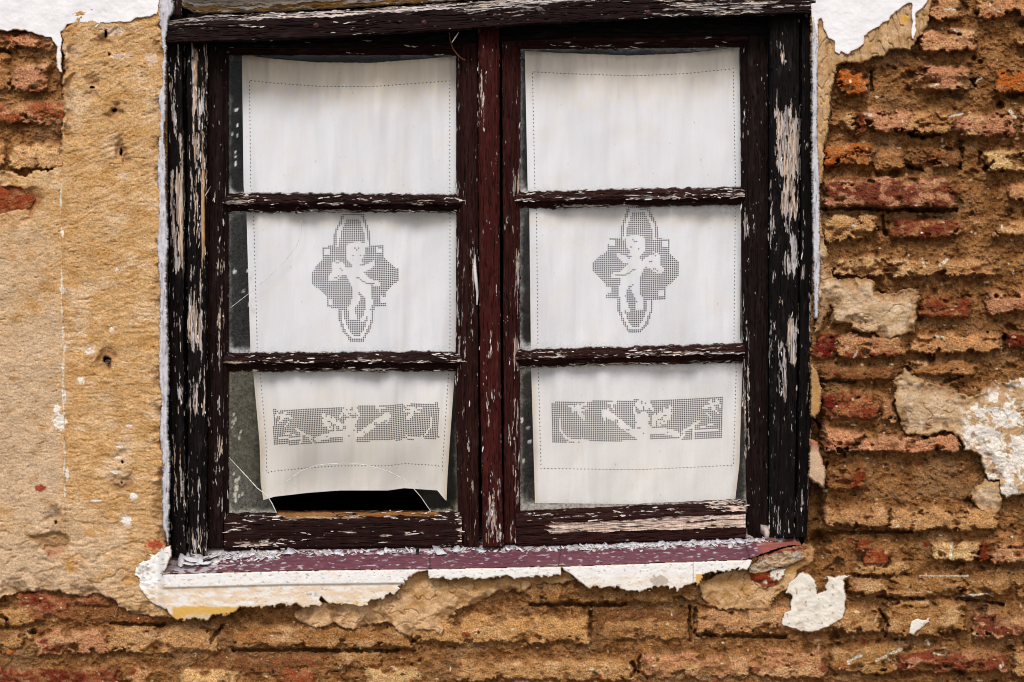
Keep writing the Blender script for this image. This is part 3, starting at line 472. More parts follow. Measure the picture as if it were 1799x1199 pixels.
# casements
SR = [(0,.06),(0,.016),(.70,.018),(.76,.024),(1,.034),(1,.05)]; SLm = [(1-t, d) for t, d in SR][::-1]
BAR = [(0,.042),(.1,.032),(.42,.019),(.55,.019),(.62,.026),(.92,.034),(1,.042)]
BOT = [(0,.046),(.06,.034),(.26,.024),(.31,.016),(.93,.014),(1,.018),(1,.06)]
def casement(nm, L0, L1, R0, R1, top, bars, bot, seed, paint, dark, label, pat):
    g = Geo()
    wood(g, 'v', 60, bot[1]-2, L0, L1, SR, seed, dark[0], -.44, patches=pat['l'], fleck=.42)
    wood(g, 'v', 60, bot[1]-2, R0, R1, SLm, seed+1, dark[1], -.44, patches=pat['r'], fleck=.42)
    xl = L0[0][0]+4; xr = R1[0][0]-4
    wood(g, 'h', L1[0][0]-14, R0[0][0]+14, [(xl, top[0]), (xr, top[1])], [(xl, top[2]), (xr, top[3])], [(0,.06),(0,.019),(.62,.020),(.68,.026),(1,.036),(1,.06)], seed+2, paint, -.48, fleck=.5, patches=pat['t'])
    wood(g, 'h', L1[0][0]-10, R0[0][0]+10, bot[2], bot[3], BOT, seed+3, paint, -.46, tints=pat.get('o', ()), chips=190, patches=pat['b'], fleck=.45, wob=1.6, bare=(.60,.45,.36), gray=(.54,.42,.36))
    c = build('casement', g, M_WOODV, win, WO); tag(c, label)
    for k, (ya, yb, yc, yd) in enumerate(bars):
        x0, x1 = L1[0][0]-11, R0[0][0]+9; g = Geo()
        wood(g, 'h', x0, x1, [(x0, ya), (x1, yb)], [(x0, yc), (x1, yd)], BAR, seed+5+k, paint, -.33, patches=[(x0, x1, .36, .6, .13), (x0, x1, .6, .82, -.5), (x0, x1, .82, 1, .2)]+pat['g'], fleck=.39, wob=3.4, chips=170, dA=.6, dL=1.2, cap=.045)
        build('glazing_bar', g, M_WOODH, c, WO)
    return c
LC = casement('l', [(365,60),(366,966)], [(402,60),(402,500),(402,966)], [(802,60),(802,400),(800,700),(806,966)], [(839,60),(841,966)], (64,64,98,97), [(338,341,374,374),(618,617,654,653)],
 (0,966,[(390,898),(820,896)],[(390,968),(820,962)]), 20, BROWN, ((.0115,.0048,.0042), (.022,.0058,.0045)), 'left casement with a broken lower pane',
 dict(l=[(300,340,.5,.9,.3),(430,640,.4,.8,.34),(700,900,.45,.75,.25),(900,960,.8,1,.6),(60,330,0,1,-.2)], r=[(430,520,.6,1,.5),(540,640,.1,.4,.25),(60,300,0,1,-.15),(60,700,0,.14,.35)], t=[], o=[(487,768,.05,.155,(.25,.105,.028)),(500,640,.17,.20,(.45,.33,.22))], b=[(400,820,.0,.28,.22),(410,520,.78,.95,.5),(400,440,.3,.5,.5),(560,760,.55,.7,.25),(805,825,0,1,.7),(480,770,.3,.5,-.2)], g=[(520,620,.82,1,.5),(640,680,.8,1,.4),(400,440,.4,.6,.5)]))
RC = casement('r', [(882,60),(886,958)], [(915,60),(913,500),(914,958)], [(1300,60),(1302,400),(1306,700),(1314,958)], [(1349,60),(1349,958)], (56,50,87,83), [(336,328,368,361),(614,602,647,637)],
 (0,958,[(905,895),(1325,876)],[(905,962),(1325,948)]), 40, (.021,.006,.0047), ((.032,.0066,.005), (.0105,.0045,.004)), 'right casement with all three panes whole',
 dict(l=[(300,345,.6,1,.6),(440,560,.7,1,.55),(590,640,.65,1,.6),(640,960,.65,1,.35),(700,960,.1,.5,.05),(930,958,.4,1,.5),(60,330,0,.7,-.2)], r=[(390,420,.1,.3,.5),(560,640,.05,.25,.4),(640,800,.0,.22,.5),(60,950,.3,1,-.25),(300,560,.3,.45,.15)], t=[(930,1200,.8,1,.25)], b=[(965,1318,.40,.66,1.3),(915,1325,.10,.28,.22),(1240,1325,0,.3,.5),(915,1300,.82,1,-.4)], g=[(1100,1325,.25,.6,.25),(1000,1120,.86,1,.4)]))
# ---- panes: single sheets, dust thick in the corners, left-hand reflections painted in with it
def pane(par, poly, corners, seed, base=.035, cols=(.62, .63, .64), cracks=(), lab=None, spots=(), strip=0, smudge=()):
    poly = [tuple(map(float, p)) for p in poly]; den = []
    for a, b in zip(poly, poly[1:]+poly[:1]):
        n = max(1, int(math.hypot(b[0]-a[0], b[1]-a[1])/8)); den += [(a[0]+(b[0]-a[0])*i/n, a[1]+(b[1]-a[1])*i/n) for i in range(n)]
    xa, ya = np.min(poly, 0); xb, yb = np.max(poly, 0)
    gx, gy = np.meshgrid(np.arange(xa, xb, 3.), np.arange(ya, yb, 3.)); ins = sdpoly(poly, gx, gy) < -2.5
    pts = den+list(zip(gx[ins].tolist(), gy[ins].tolist())); nb = len(den)
    v, e, f, *_ = delaunay_2d_cdt([Vector(p) for p in pts], [], [list(range(nb))], 1, 1e-4)
    v = np.array([(p.x, p.y) for p in v]); g = Geo(); x, y = v[:, 0], v[:, 1]
    x0, y0, x1, y1 = corners
    dx = np.minimum(x-x0, x1-x); dy = np.minimum(y-y0, (y1-y)*.7); n = fbm(x/18, y/18, 4, seed); n2 = fbm(x/5, y/30, 3, seed+1)
    dd = -np.log(np.exp(-dx/5)+np.exp(-dy/5))*5
    dust = base*(1+.9*fbm(x/70, y/50, 3, seed+2))+.50*ss(6, -2, dd+6*n)*(.35+.65*ss(30, 0, y1-y))+(.012+.25*base)*ss(40, 0, dd+22*n)+.10*ss(.35, .7, n2)*ss(50, 5, dx)
    dust = dust+strip*ss(x0+75, x0+30, x+.05*(y-y0)*0)*(1+.5*n)  # reflections in the gap left of the curtain, painted as a pale veil
    for (cx, cy, r) in spots: dust = np.maximum(dust, .95*ss(r, r*.5, np.hypot((x-cx), (y-cy)*.6)))
    C = np.concatenate([np.tile(np.asarray(cols, np.float32), (len(v), 1)), np.clip(dust, .0, .97)[:, None]], 1)
    g.raw(W(x, y, .0365+WD), np.array([q for q in f if len(q) == 3]), C)
    for (cx, cy, rx, ry, am, sc) in smudge:
        k_ = am*ss(1.15, .55, np.hypot((x-cx)/rx, (y-cy)/ry)+.8*fbm(x/8, y/11, 4, seed+5)); C[:, :3] = C[:, :3]*(1-k_[:, None])+np.asarray(sc)*k_[:, None]; C[:, 3] = np.maximum(C[:, 3], k_)
    for cr, r, al in cracks:
        P = [tuple(W(px_, py_, .0362+WD)) for px_, py_ in cr]; g.tube(P, r, (.72, .74, .70, al), 5)
    o = build('pane', g, M_GLASS, par, WO, smooth=False)
    if lab: tag(o, lab)
    return o
rs = np.random.RandomState(3)
def dots(n, x0, y0, x1, y1): return [(rs.uniform(x0, x1), rs.uniform(y0, y1), rs.uniform(1.5, 3.2)) for _ in range(n)]
def rect(x0, y0, x1, y1): return [(x0, y0), (x1, y0), (x1, y1), (x0, y1)]
pane(LC, rect(396,90,812,346), (402,97,803,341), 201, .010, smudge=[(406,200,5,95,.45,(.55,.58,.62)),(600,338,200,6,.4,(.6,.6,.62))], spots=dots(9, 404, 190, 424, 300))
pane(LC, rect(396,366,812,626), (402,374,802,617), 204, .014, strip=.018, lab='cracked middle pane', cracks=[([(405,541),(440,514),(470,489),(500,460),(521,433),(529,410),(530,376)], .0005, .75)], spots=dots(4, 404, 400, 440, 600))
hole = [(487,912),(486,902),(478,885),(470,873),(474,868),(490,852),(503,847),(528,828),(556,818),(582,815),(612,814),(640,817),(664,823),(686,830),(712,844),(726,858),(740,874),(752,892),(766,912)]
pane(LC, [(396,646),(812,646),(812,912)]+hole[::-1][:-4]+[(470,872),(452,858),(432,836),(404,806),(396,800)], (402,654,804,900), 207, .010, strip=.15, cols=(.46,.44,.34), lab='broken lower pane with an arched hole', cracks=[(hole[5:], .0007, .85)], spots=dots(8, 405, 700, 425, 800))
pane(LC, [(396,801),(404,806.5),(432,836.5),(452,858.5),(470,873),(478,885),(486,902),(487,912),(396,912)], (402,654,804,900), 209, .05, strip=.10, cols=(.50,.49,.42), lab='glass shard left in the lower corner', cracks=[([(402,804),(432,836),(452,858),(470,872),(478,885),(486,902),(487,912)], .0010, .85)], spots=[(416,845,4),(415,858,5),(420,840,2.5),(413,870,4),(414,879,4),(421,872,2.5),(410,833,2.5),(426,869,2)])
pane(RC, rect(908,80,1308,342), (915,87,1301,334), 211, .010, smudge=[(1110,332,200,6,.4,(.6,.6,.62)),(918,250,4,80,.3,(.5,.52,.56))])
pane(RC, rect(908,360,1312,620), (915,369,1304,608), 214, .018, smudge=[(1296,394,14,30,.8,(.25,.15,.11)),(1300,562,7,44,.75,(.16,.08,.06)),(1110,372,200,5,.5,(.3,.25,.22))])
pane(RC, rect(908,640,1322,902), (915,648,1310,886), 217, .03, cols=(.56,.53,.48), spots=dots(4, 916, 700, 936, 860), smudge=[(1310,760,9,130,.45,(.5,.46,.40)),(1290,884,40,9,.5,(.42,.36,.30)),(1000,888,120,7,.5,(.40,.34,.28)),(1300,655,20,12,.5,(.3,.2,.15))])

# ---------------------------------------------------------------- curtains: real drawn-thread cloth, every hole of the lace open
def inpoly(poly, x, y): return sdpoly(poly, x, y, 3) < 0
MED = [(470,70),(440,150),(405,210),(395,330),(310,345),(310,440),(225,540),(225,640),(340,740),(340,830),(435,835),(440,930),(480,1040),(535,1108),(635,1108),(690,1020),(720,930),(725,825),(825,820),(825,700),(920,610),(920,525),(800,430),(795,335),(700,330),(690,215),(640,70)]
PUT = [[(505,330),(540,310),(600,300),(645,320),(660,370),(640,420),(620,450),(640,470),(560,500),(530,470),(505,440),(495,380)],
 [(375,475),(430,440),(470,470),(520,520),(560,480),(610,480),(650,560),(690,600),(780,625),(775,660),(700,650),(700,690),(650,730),(555,720),(540,650),(500,570),(460,575),(430,610),(370,622),(350,590),(385,540)],
 [(610,515),(660,480),(725,455),(728,490),(680,530),(650,545)],
 [(545,700),(630,710),(605,780),(565,850),(585,905),(580,930),(520,925),(515,830),(545,800)],
 [(640,690),(705,700),(712,800),(685,870),(650,940),(612,940),(640,890),(665,800),(640,750)]]
FACE = [(570,350),(585,365),(600,345),(555,415),(610,410)]
def med_hole(x, y):
    o = sdpoly(MED, x, y, 30); h = o < 2
    ring = (o < -22) & (o > -46) & ((y < 340) | (y > 850)); h &= ~ring
    cross = ((np.abs(x-345) < 22) & (np.abs(y-385) < 24)) | ((np.abs(x-765) < 20) & (np.abs(y-372) < 22)) | ((np.abs(x-372) < 20) & (np.abs(y-785) < 22)) | ((np.abs(x-795) < 20) & (np.abs(y-765) < 24))
    h &= ~(cross & (o < -10))
    for p in PUT: h &= ~inpoly(p, x, y)
    for (a, b) in FACE: h |= (np.abs(x-a) < 8) & (np.abs(y-b) < 8)
    arm = [((590,590),(660,635)),((660,635),(745,630)),((420,470),(470,455)),((500,500),(545,495)),((600,715),(650,765)),((450,520),(470,530)),((400,600),(440,575))]
    for (a, b), (c, d) in arm:
        ex, ey = c-a, d-b; t = np.clip(((x-a)*ex+(y-b)*ey)/(ex*ex+ey*ey), 0, 1); h |= np.hypot(x-a-ex*t, y-b-ey*t) < 7
    return h
# frieze strokes in units: u 0..915, v 0..205 (points, width)
FRS = [([(40,78),(45,135),(75,178),(100,190)],9),([(85,200),(130,190),(200,200)],10),([(130,205),(180,180)],8),([(110,50),(185,10)],12),([(140,20),(150,60),(175,85)],17),([(95,25),(150,35)],11),([(165,45),(190,35)],10),
 ([(300,15),(345,10)],14),([(320,12),(330,40)],10),([(283,62),(330,85),(380,125),(440,165)],32),([(283,60),(300,45)],14),([(275,80),(290,100)],8),([(484,22),(502,24)],56),([(455,20),(440,50),(455,75)],13),([(530,30),(545,55)],12),([(488,100),(490,185)],76),
 ([(525,155),(600,160),(670,178)],30),([(760,145),(765,205)],10),([(705,165),(740,150),(790,115)],12),([(690,200),(715,175)],10),([(760,170),(885,165)],11),([(800,148),(860,135)],8),([(815,50),(890,30)],12),([(850,20),(870,60)],18),([(885,15),(905,50)],11),([(830,75),(850,100)],10),([(870,60),(890,75)],9)]
FRP = [[(533,128),(536,92),(556,70),(566,84),(580,52),(592,72),(606,36),(618,58),(640,22),(646,52),(634,62),(648,78),(630,88),(640,104),(616,108),(620,122),(585,132),(560,140)]]
def frz_hole(u, v):
    solid = np.zeros(u.shape, bool)
    for pts, wd in FRS:
        for (a, b), (c, d) in zip(pts[:-1], pts[1:]):
            ex, ey = c-a, d-b; t = np.clip(((u-a)*ex+(v-b)*ey)/(ex*ex+ey*ey), 0, 1); solid |= np.hypot(u-a-ex*t, v-b-ey*t) < wd*.5
    for p in FRP: solid |= inpoly(p, u, v)
    for (a, b) in ((484,16),(506,18),(494,42),(470,60),(520,62),(455,112),(470,140),(520,120),(495,170),(560,112),(576,104),(592,96),(608,84),(560,128),(580,120),(600,112),(620,168),(350,105),(410,150)): solid &= ~((np.abs(u-a) < 7) & (np.abs(v-b) < 7))
    return (u > 0) & (u < 915) & (v > 0) & (v < 205) & ~solid
def curtain(label, left, right, top, bot, med, frz, hem, depth, seed, zone, mirror, warm):
    left = np.asarray(left, float); right = np.asarray(right, float); top = np.asarray(top, float); bot = np.asarray(bot, float)
    pit = 3.32; Wd = 372.; Hd = top[:, 1].mean(); nu = int(Wd/pit); nv = int((bot[:, 1].mean()-top[:, 1].mean())/pit)
    def edges(n, a, b):
        th = np.full(n, .33); th[[a, n-1-b]] = .56; return np.sort(np.concatenate([np.arange(n+1)*1., np.arange(n)+th]))/n
    u, v = np.meshgrid(edges(nu, hem[0], hem[0]), edges(nv, hem[1], hem[2]))
    Y0 = top[:, 1].mean(); Y1 = bot[:, 1].mean(); yy = Y0+(Y1-Y0)*v
    xl = np.interp(yy, left[:, 1], left[:, 0]); xr = np.interp(yy, right[:, 1], right[:, 0])
    def surf(u, v):
        yy = Y0+(Y1-Y0)*v; xl = np.interp(yy, left[:, 1], left[:, 0]); xr = np.interp(yy, right[:, 1], right[:, 0]); x = xl+(xr-xl)*u
        yt = np.interp(u, top[:, 0], top[:, 1]); yb = np.interp(u, bot[:, 0], bot[:, 1])
        return x, yt+(yb-yt)*v
    x, y = surf(u, v)
    y = y+.8*fbm(x/9, y*0, 2, seed)*ss(.03, 0, v)
    D = depth+.018*fbm(x/64, y/420, 2, seed+1)+.0028*fbm(x/21, y/200, 2, seed+2)+.004*fbm((x+.6*y)/80, (y-.6*x)/260, 2, seed+11)*ss(.45, 1, v)+.0030*fbm(x/13, y/90, 2, seed+3)*ss(.14, 0, v)+.0012*fbm((x+y)/70, (y-x)/160, 2, seed+4)
    D = D+zone(x, y)+WD
    cu = ((u[:-1, :-1]+u[1:, 1:])/2); cv = ((v[:-1, :-1]+v[1:, 1:])/2); cx, cy = surf(cu, cv)
    iu = np.arange(cu.shape[1]); iv = np.arange(cu.shape[0]); cell = (iv[:, None] % 2 == 1) & (iu[None, :] % 2 == 1)
    # medallion and frieze, in the coordinates in which they were drawn
    mx = (cx-med[0])*4.612*(-1 if mirror else 1)*med[2]+572; my = (cy-med[1])*4.612*med[3]+590
    hm = med_hole(mx, my)
    (fx0, fy0), (fx1, fy1), fh = frz; s = (cx-fx0)/(fx1-fx0); fu = s*915; fu = fu if mirror else 915-fu; fv = (cy-(fy0+(fy1-fy0)*s))/fh*205
    hf = frz_hole(fu, fv)
    ci = np.arange(nu)[None, :]; cj = np.arange(nv)[:, None]
    hc, ht, hb = hem; hemc = (((ci == hc) | (ci == nu-1-hc)) & (cj >= ht) & (cj <= nv-1-hb)) | (((cj == ht) | (cj == nv-1-hb)) & (ci >= hc) & (ci <= nu-1-hc))
    hemc &= (ci+cj) % 2 == 0; hemq = np.zeros(cell.shape, bool); hemq[1::2, 1::2] = hemc[:cell[1::2, 1::2].shape[0], :cell[1::2, 1::2].shape[1]]
    hole = cell & (hm | hf) | hemq
    inm = sdpoly(MED, mx, my, 30) < 8; inf = (fu > -8) & (fu < 923) & (fv > -8) & (fv < 213)
    n = fbm(x/60, y/50, 4, seed+5); n2 = fbm(x/20, y/20, 4, seed+6)
    c = mix((.735, .74, .78), (.735, .715, .69), .55*ss(-.05, .5, n)); c = mix(c, (.74, .63, .48), (.35+.55*warm)*ss(.15, .01, v+.04*n2)); c = shade(c, 1-.10*ss(.25, .6, fbm(x/11, y/60, 3, seed+9))*ss(.16, .02, v))  # fold shade of the top gathers painted as darker streaks
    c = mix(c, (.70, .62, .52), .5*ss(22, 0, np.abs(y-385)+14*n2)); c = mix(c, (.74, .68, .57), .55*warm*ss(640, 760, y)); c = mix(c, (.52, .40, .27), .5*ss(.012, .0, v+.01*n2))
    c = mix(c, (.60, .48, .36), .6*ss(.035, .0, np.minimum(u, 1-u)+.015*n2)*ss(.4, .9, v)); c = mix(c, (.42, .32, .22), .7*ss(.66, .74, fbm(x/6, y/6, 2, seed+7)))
    c = shade(c, 1+.02*fbm(x/2.6, y/60, 1, seed+8)); C = np.concatenate([c, np.full(c.shape[:2]+(1,), .95)], -1)
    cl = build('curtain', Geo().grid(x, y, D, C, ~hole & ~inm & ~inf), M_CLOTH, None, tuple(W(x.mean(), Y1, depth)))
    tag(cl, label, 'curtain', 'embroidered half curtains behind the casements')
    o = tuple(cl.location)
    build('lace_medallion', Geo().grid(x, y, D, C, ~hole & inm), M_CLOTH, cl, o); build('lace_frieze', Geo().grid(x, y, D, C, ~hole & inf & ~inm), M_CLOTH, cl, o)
    return cl
curtain('cream curtain with drawn-thread cherub lace behind the left casement with the broken pane', [(425,97),(428,330),(433,375),(440,615),(445,650),(456,770),(458,840),(464,878)], [(801,97),(801,600),(798,660),(790,770),(786,830),(784,878)],
 [(0,97),(.15,104),(.35,110),(.6,111),(.85,104),(1,99)], [(0,879),(.06,873),(.25,866),(.42,862),(.68,862),(.77,858),(.95,862),(.99,878),(1,880)], (624,488,1,1), ((480,720),(771,708),63), (3,12,13), .052, 300,
 lambda x, y: .018*ss(700, 880, y)-.008*ss(745, 790, x)*ss(640, 760, y)+.009*np.sin(x/38)*ss(730, 870, y)+.02*ss(760, 872, y)*ss(470, 560, x)*ss(790, 690, x), False, 1.)
curtain('cleaner white curtain with drawn-thread cherub lace behind the whole right casement', [(922,90),(927,330),(930,375),(933,640),(940,884)], [(1298,85),(1303,330),(1300,600),(1304,660),(1299,820),(1292,880)],
 [(0,90),(.2,94),(.5,98),(.75,94),(1,84)], [(0,884),(.5,886),(1,878)], (1118,474,1,1.02), ((969,707),(1269,698),72), (3,10,18), .050, 330, lambda x, y: 0*x, True, .6)

# ---------------------------------------------------------------- sill
SO = tuple(W(800, 1010, 0)); sill = empty('window_sill', SO); tag(sill, 'masonry window sill with worn purple top and white flaking front', 'sill', kind='thing')
SLOPE, SB = .36, .12
def sill_at(fx, f, lift=0):
    """world point of the sill top: fx = photo x of its front edge, f = 0 at the back, 1 at the front"""
    fy = np.interp(fx, [283,500,750,1000,1320,1400], [1009,1003,1000,995,983,978]); p = W(fx, fy, -.03)
    d = SB*(1-np.asarray(f, float)); return p+np.stack([0*d, d, d*SLOPE+lift], -1)
su = np.linspace(0, 1, 800)[None, :]; sv = np.linspace(0, 1, 90)[:, None]
x = 281+(1416-281)*su+0*sv; y = sv*120+0*x
n = fbm(x/22, y/7, 4, 401); n2 = fbm(x/6, y/3, 3, 402)
c = mix((.092, .026, .042), (.140, .042, .058), ss(-.4, .5, n)); c = shade(c, 1+.15*n2)
dm = ss(.06, .26, fbm(x/15, y/9, 4, 403)+.30*ss(.65, .38, sv+0*x)-.16+.34*ss(420, 330, x)+.22*ss(1000, 1250, x)*ss(.75, .4, sv+0*x)+.1*ss(560, 400, x)); c = mix(c, (.40, .38, .39), dm*.85)
c = mix(c, (.62, .62, .66), .8*ss(.56, .66, fbm(x/9, y/5, 4, 404)+.1*ss(.7, .4, sv+0*x))); c = mix(c, (.30, .085, .055), ss(1330, 1350, x)*.8)
for (cx_, dx_) in ((987, 4), (752, -2), (1318, 0)): c = mix(c, (.03, .015, .015), ss(1.8, .6, np.abs(x-cx_-dx_*(sv-.5)*-3+2*n2)))

kp = sv+0*x < 1-.34*ss(1308, 1405, x)**.7+.05*n; k4 = kp[:-1, :-1] & kp[1:, 1:]
V = sill_at(x, sv+0*x, n*.0008+n2*.0004).reshape(-1, 3); i = np.arange(x.size).reshape(x.shape)
F = np.stack([i[:-1, :-1], i[1:, :-1], i[1:, 1:], i[:-1, 1:]], -1)[k4]; used = np.zeros(x.size, bool); used[F] = True; re_ = np.cumsum(used)-1
C = np.concatenate([c, np.full(c.shape[:2]+(1,), .6)], -1).reshape(-1, 4)
build('sill_top', Geo().raw(V[used], re_[F], C[used]), M_SILL, sill, SO)
# white front face with its ragged lower edge and the yellow coat under it
FR = [(236,1012),(240,996),(247,985),(262,980),(282,966),(300,958),(302,975),(292,1000),(286,1009),(500,1003),(717,1000),(752,1000),(1000,995),(1316,983),(1322,984),(1318,1000),(1239,1008),(1238,1020),(1223,1026),(1188,1036),(1150,1031),(1142,1036),(1121,1041),(1104,1041),(1083,1031),(1048,1033),(1031,1033),(1012,1018),(1005,1011),(990,1002),(986,996),(984,1012),(900,1015),(752,1018),(751,1003),(736,1006),(723,1011),(712,1022),(700,1039),(671,1052),(650,1058),(639,1067),(600,1062),(575,1060),(566,1050),(562,1066),(530,1066),(520,1062),(464,1066),(420,1068),(400,1082),(380,1080),(362,1090),(340,1088),(310,1090),(298,1080),(292,1070),(276,1066),(262,1056),(248,1040),(243,1026),(246,1018)]
gx = np.arange(222, 1340, 1.25); gy = np.arange(946, 1106, 1.25); x, y = np.meshgrid(gx, gy)
n = fbm(x/30, y/9, 4, 411); n2 = fbm(x/6, y/5, 3, 412); n3 = fbm(x/14, y/14, 4, 413)
rg_ = .12+.88*np.maximum(ss(6, 18, y-np.interp(x, [283,500,750,1000,1320], [1008,1002,999,994,982])), ss(292, 282, x)); sd = -sdpoly(FR, x+(n3*7+n2*3)*rg_, y+(n3*7+n2*4)*rg_)
front = ss(286, 300, x+(y-1000)*.0); topy = np.interp(x, [283,500,750,1000,1320], [1008,1002,999,994,982])
D = -(.012+.018*ss(276, 292, x)); D = D-.0012*ss(.0, 3, sd)-.0007*n3-.0003*n2+.004*ss(topy+24, topy+28, y)*ss(280, 292, x)*ss(745, 735, x); D += .0009*ss(.2, .5, n3)
D = D-ss(286, 262, x)*.006*fbm(x/14, y/14, 3, 414)
c = mix((.76, .73, .68), (.70, .53, .36), .85*ss(-.15, .4, n+.30*ss(1018, 1040, y)*ss(760, 700, x)-.12)); c = mix(c, (.80, .80, .80), .7*ss(topy+26, topy+20, y)); c = shade(c, 1+.04*n2)
c = mix(c, (.33, .30, .28), .8*ss(.34, .5, fbm(x/9, y/4, 4, 415)+.10*ss(26, 12, y-topy))); c = mix(c, (.62, .40, .22), .5*ss(.3, .6, fbm(x/16, y/12, 4, 416)))
c = mix(c, (.30, .28, .26), .9*ss(.9, .5, np.hypot((x-547)/28, (y-1044)/12)+.9*n2)*ss(.05, .25, n2)); c = mix(c, (.30, .26, .22), .7*ss(1, .4, np.hypot((x-255)/15, (y-1000)/18)+.9*n2)*ss(-.05, .2, n3))
yel = ss(1064, 1068, y+3*n3)*ss(300, 306, x)*ss(470, 455, x)+ss(1008, 1010, y)*ss(1221, 1224, x+2*n2)+.8*ss(1056, 1060, y+6*n2)*ss(560, 566, x)*ss(672, 660, x)*ss(-.1, .1, n2)
c = mix(c, (.62, .36, .06), np.clip(yel, 0, 1)*.9); c = mix(c, (.55, .48, .42), .8*ss(1078, 1084, y+8*n2)*ss(320, 330, x))
c = mix(c, (.42, .34, .27), .85*ss(.95, .7, np.hypot((x-1158)/18, (y-1020)/11)+.5*n2)); c = mix(c, (.40, .25, .12), ss(2.2, .4, sd)*.9)
dk = 1-.4*ss(1.6, .4, np.abs(x-1218-2*n2))
D = np.where(sd > 0, D, .012); k = sd > 0; keep = k[:-1, :-1] | k[1:, :-1] | k[1:, 1:] | k[:-1, 1:]
tag(build('sill_front', Geo().grid(x, y, D, np.concatenate([shade(c, dk), np.full(c.shape[:2]+(1,), .9)], -1), keep), M_WHITE, sill, SO), 'white plaster front with yellow paint showing along its lower edge')
# broken brick core at the right end
gx = np.arange(1290, 1432, 1.25); gy = np.arange(950, 1012, 1.25); x, y = np.meshgrid(gx, gy); n = fbm(x/14, y/10, 4, 421); n2 = fbm(x/5, y/5, 3, 422)
CR = [(1312,1006),(1322,992),(1345,976),(1375,966),(1412,962),(1424,964),(1420,980),(1395,990),(1365,1000),(1330,1008)]
sd = -sdpoly(CR, x+4*n, y+4*n); D = -.018-.008*n-.003*n2+.018*ss(1370, 1424, x); c = mix((.34, .22, .12), (.46, .33, .21), ss(-.3, .3, n)); c = mix(c, (.36, .33, .32), .8*ss(.05, .3, fbm(x/22, y/6, 3, 423))); c = mix(c, (.30, .07, .045), ss(5, 1, sd)*ss(992, 975, y)); c = shade(c, 1+.2*n2)
D = np.where(sd > 0, D, .03); k = sd > 0; keep = k[:-1, :-1] | k[1:, :-1] | k[1:, 1:] | k[:-1, 1:]
tag(build('sill_core', Geo().grid(x, y, D, c, keep), M_WALL, sill, SO), 'broken sandy core bared at the right end')
# ---------------------------------------------------------------- loose things: flakes, nail, wire, splinters
def sillpoint(px, f): return sill_at(float(px), .39+.61*f)
def flake(g, p, r, rs, col, tilt=.3, th=.0006, lift=.0012, elong=1.6):
    n = 9; a0 = rs.uniform(0, 6.28); ca, sa = math.cos(a0), math.sin(a0); curl = rs.uniform(.05, .3)/r
    tx, ty = rs.uniform(-tilt, tilt, 2); V = []
    for s in (0, 1):
        for i in range(n):
            t = 2*math.pi*i/n; rr = r*(.6+.55*rs.rand()) if s == 0 else None
            if s == 0: lx, ly = rr*math.cos(t)*elong, rr*math.sin(t); V.append((lx, ly))
    pts = []
    for s in (0, 1):
        for lx, ly in V:
            z = curl*lx*lx*.5+lx*tx+ly*ty+lift+s*th
            pts.append((p[0]+lx*ca-ly*sa, p[1]+(lx*sa+ly*ca)*.8-.25*z*0, p[2]+z+(-(lx*sa+ly*ca)*.8)*-.36))
    F4 = [(i, (i+1) % n, n+(i+1) % n, n+i) for i in range(n)]
    g.raw(pts, F4, col); F3 = [(n, n+i, n+i+1) for i in range(1, n-1)]+[(0, i+1, i) for i in range(1, n-1)]
    g.F.append(np.array(F3)+g.n-2*n)
GREY = [(.60, .60, .64), (.52, .52, .56), (.66, .66, .70), (.46, .42, .40), (.58, .55, .52)]
rs = np.random.RandomState(21)
big = [(318,.35),(330,.55),(340,.30),(352,.45),(326,.72),(345,.62),(312,.60),(362,.35),(336,.45),(372,.5),(355,.66)]
for i, (px, f) in enumerate(big):
    g = Geo(); p = sillpoint(px, f); flake(g, p, rs.uniform(.008, .015), rs, GREY[i % 5]+(.8,), .5, lift=.003+.006*rs.rand())
    tag(build('paint_flake', g, M_FLAKE, None, tuple(p), False), 'curled grey paint flake in the heap at the left end of the sill', 'paint flake', 'paint flakes heaped at the left end of the sill')
mid = [(498,.12,.012,'pale paint flake leaning on the sill under the left casement'),(770,.22,.011,'long pale paint flake beside the dark peg on the sill'),(800,.12,.009,'broad pale paint flake lying just right of the dark peg'),(845,.16,.010,'splayed pale paint flake on the sill below the mullion'),(1310,.12,.012,'pale paint flake near the right end of the sill'),(1105,.12,.010,'small pale flake on the sill below the right casement')]
for i, (px, f, r, lab) in enumerate(mid):
    g = Geo(); p = sillpoint(px, f); flake(g, p, r, rs, (.50, .49, .53, .8), .06, elong=2.2 if i in (1, 2) else 1.5, lift=.002)
    tag(build('paint_flake', g, M_FLAKE, None, tuple(p), False), lab, 'paint flake')
g = Geo(); p = sillpoint(1362, .08); flake(g, p+np.array((0, 0, .004)), .014, rs, (.56, .46, .40, .9), .2, th=.016, elong=1.3, lift=.002)
tag(build('plaster_chunk', g, M_REND, None, tuple(p), False), 'pinkish plaster chunk lying at the foot of the right jamb', 'plaster chunk')
g = Geo()
for _ in range(1300):
    q = rs.rand(); px = rs.uniform(300, 1385) if q < .4 else (rs.uniform(1000, 1390) if q < .8 else rs.uniform(305, 480)); f = abs(rs.normal(.04, .085+.10*(px < 480))) if rs.rand() < .99 else rs.rand()
    if f > .9 or (px > 1320 and f > .12): continue
    flake(g, sillpoint(px, .05+f), (.0010+.0052*rs.rand()**2.2), rs, GREY[rs.randint(5)]+(.85,), .5, lift=.0008)
tag(build('paint_debris', g, M_FLAKE, None, tuple(sillpoint(860, .2)), False), 'litter of tiny grey paint chips along the back of the sill', 'debris', kind='stuff')
g = Geo(); p = sillpoint(731, .26); g.tube([p+np.array((0, 0, -.002)), p+np.array((-.001, -.002, .007)), p+np.array((0, -.003, .013))], [.0030, .0034, .0026], (.012, .010, .010, .6), 8)
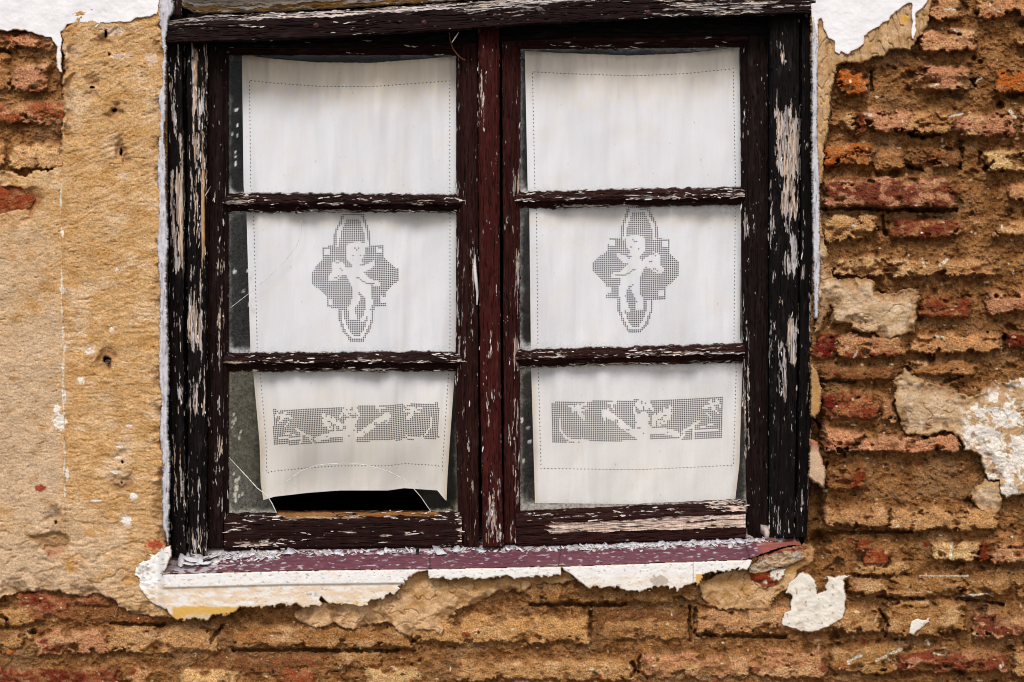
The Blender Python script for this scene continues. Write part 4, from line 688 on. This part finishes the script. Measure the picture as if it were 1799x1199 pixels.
tag(build('nail', g, M_METAL, None, tuple(p)), 'short dark peg standing in the purple sill under the left casement', 'nail')
g = Geo(); g.tube([W(789,57,.03),W(791,72,.026),W(796,86,.024),W(804,97,.024),W(812,104,.026),W(817,106,.032)], .0011, (.13, .045, .02, .5), 6)
tag(build('wire_hook', g, M_METAL, None, tuple(W(789,57,0))), 'thin rusty wire hook hanging under the drip board', 'wire')
def sliver(name, pts, rad, col, lab, cat, mat=M_FLAKE):
    g = Geo(); P = [W(*q) for q in pts]; g.tube(P, rad, col, 5); return tag(build(name, g, mat, None, tuple(P[0])), lab, cat)
sliver('splinter', [(806,57,.0),(800,66,.008),(794,75,.012)], [.0006, .0014, .0008], (.70, .66, .58, .8), 'pale straw splinter sticking out under the drip board', 'splinter')
sliver('paint_strip', [(835,448,.042),(834,470,.036),(836,492,.034),(839,515,.038),(838,536,.042)], [.0015, .0038, .0040, .0030, .0010], (.66, .62, .62, .8), 'long white paint strip hanging in the joint left of the mullion', 'paint flake')
sliver('splinter', [(360,345,.018),(365,337,.008),(370,328,.0)], [.0005, .0013, .0005], (.66, .60, .48, .8), 'pale splinter curling off the left jamb', 'splinter')
g = Geo(); P = W(188, 636, -.012); g.tube([P+np.array((0, .03, 0)), P, P+np.array((0, -.002, 0))], [.0035, .0042, .0030], (.10, .075, .06, .6), 10)
tag(build('nail', g, M_METAL, None, tuple(P)), 'old round peg in its dark hole in the tan render', 'nail')
# ---------------------------------------------------------------- the dim room behind, and the street in front
def X_(px): return (px-899.5)*S
def Z_(py): return CZ+(599.5-py)*S
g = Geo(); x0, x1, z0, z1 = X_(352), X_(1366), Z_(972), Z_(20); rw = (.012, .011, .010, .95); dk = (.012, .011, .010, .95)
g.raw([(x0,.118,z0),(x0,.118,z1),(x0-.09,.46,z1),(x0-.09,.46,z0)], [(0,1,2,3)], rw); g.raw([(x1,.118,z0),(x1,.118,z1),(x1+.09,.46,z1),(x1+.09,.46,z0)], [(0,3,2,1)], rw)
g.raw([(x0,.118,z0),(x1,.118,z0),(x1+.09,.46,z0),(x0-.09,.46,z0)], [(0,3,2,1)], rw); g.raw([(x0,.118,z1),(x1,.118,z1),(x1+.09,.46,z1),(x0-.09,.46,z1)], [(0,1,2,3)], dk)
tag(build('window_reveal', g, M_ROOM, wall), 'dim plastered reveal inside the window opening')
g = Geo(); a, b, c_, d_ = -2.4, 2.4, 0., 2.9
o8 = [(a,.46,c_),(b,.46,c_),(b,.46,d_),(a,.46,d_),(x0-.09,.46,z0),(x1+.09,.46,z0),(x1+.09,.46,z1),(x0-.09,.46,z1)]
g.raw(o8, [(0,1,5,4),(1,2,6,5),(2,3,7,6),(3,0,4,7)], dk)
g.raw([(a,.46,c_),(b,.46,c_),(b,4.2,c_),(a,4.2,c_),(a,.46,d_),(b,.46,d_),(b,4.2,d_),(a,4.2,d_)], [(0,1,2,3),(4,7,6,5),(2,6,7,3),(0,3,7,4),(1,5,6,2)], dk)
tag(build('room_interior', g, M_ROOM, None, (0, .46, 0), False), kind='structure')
g = Geo(); gx, gy = np.meshgrid(np.linspace(-40, 40, 41), np.linspace(-60, 6, 34)); V = np.stack([gx, gy, 0*gx-.002], -1).reshape(-1, 3); i = np.arange(gx.size).reshape(gx.shape)
g.raw(V, np.stack([i[:-1, :-1], i[:-1, 1:], i[1:, 1:], i[1:, :-1]], -1).reshape(-1, 4), (.20, .185, .165, .9))
tag(build('ground', g, M_GROUND), kind='structure')
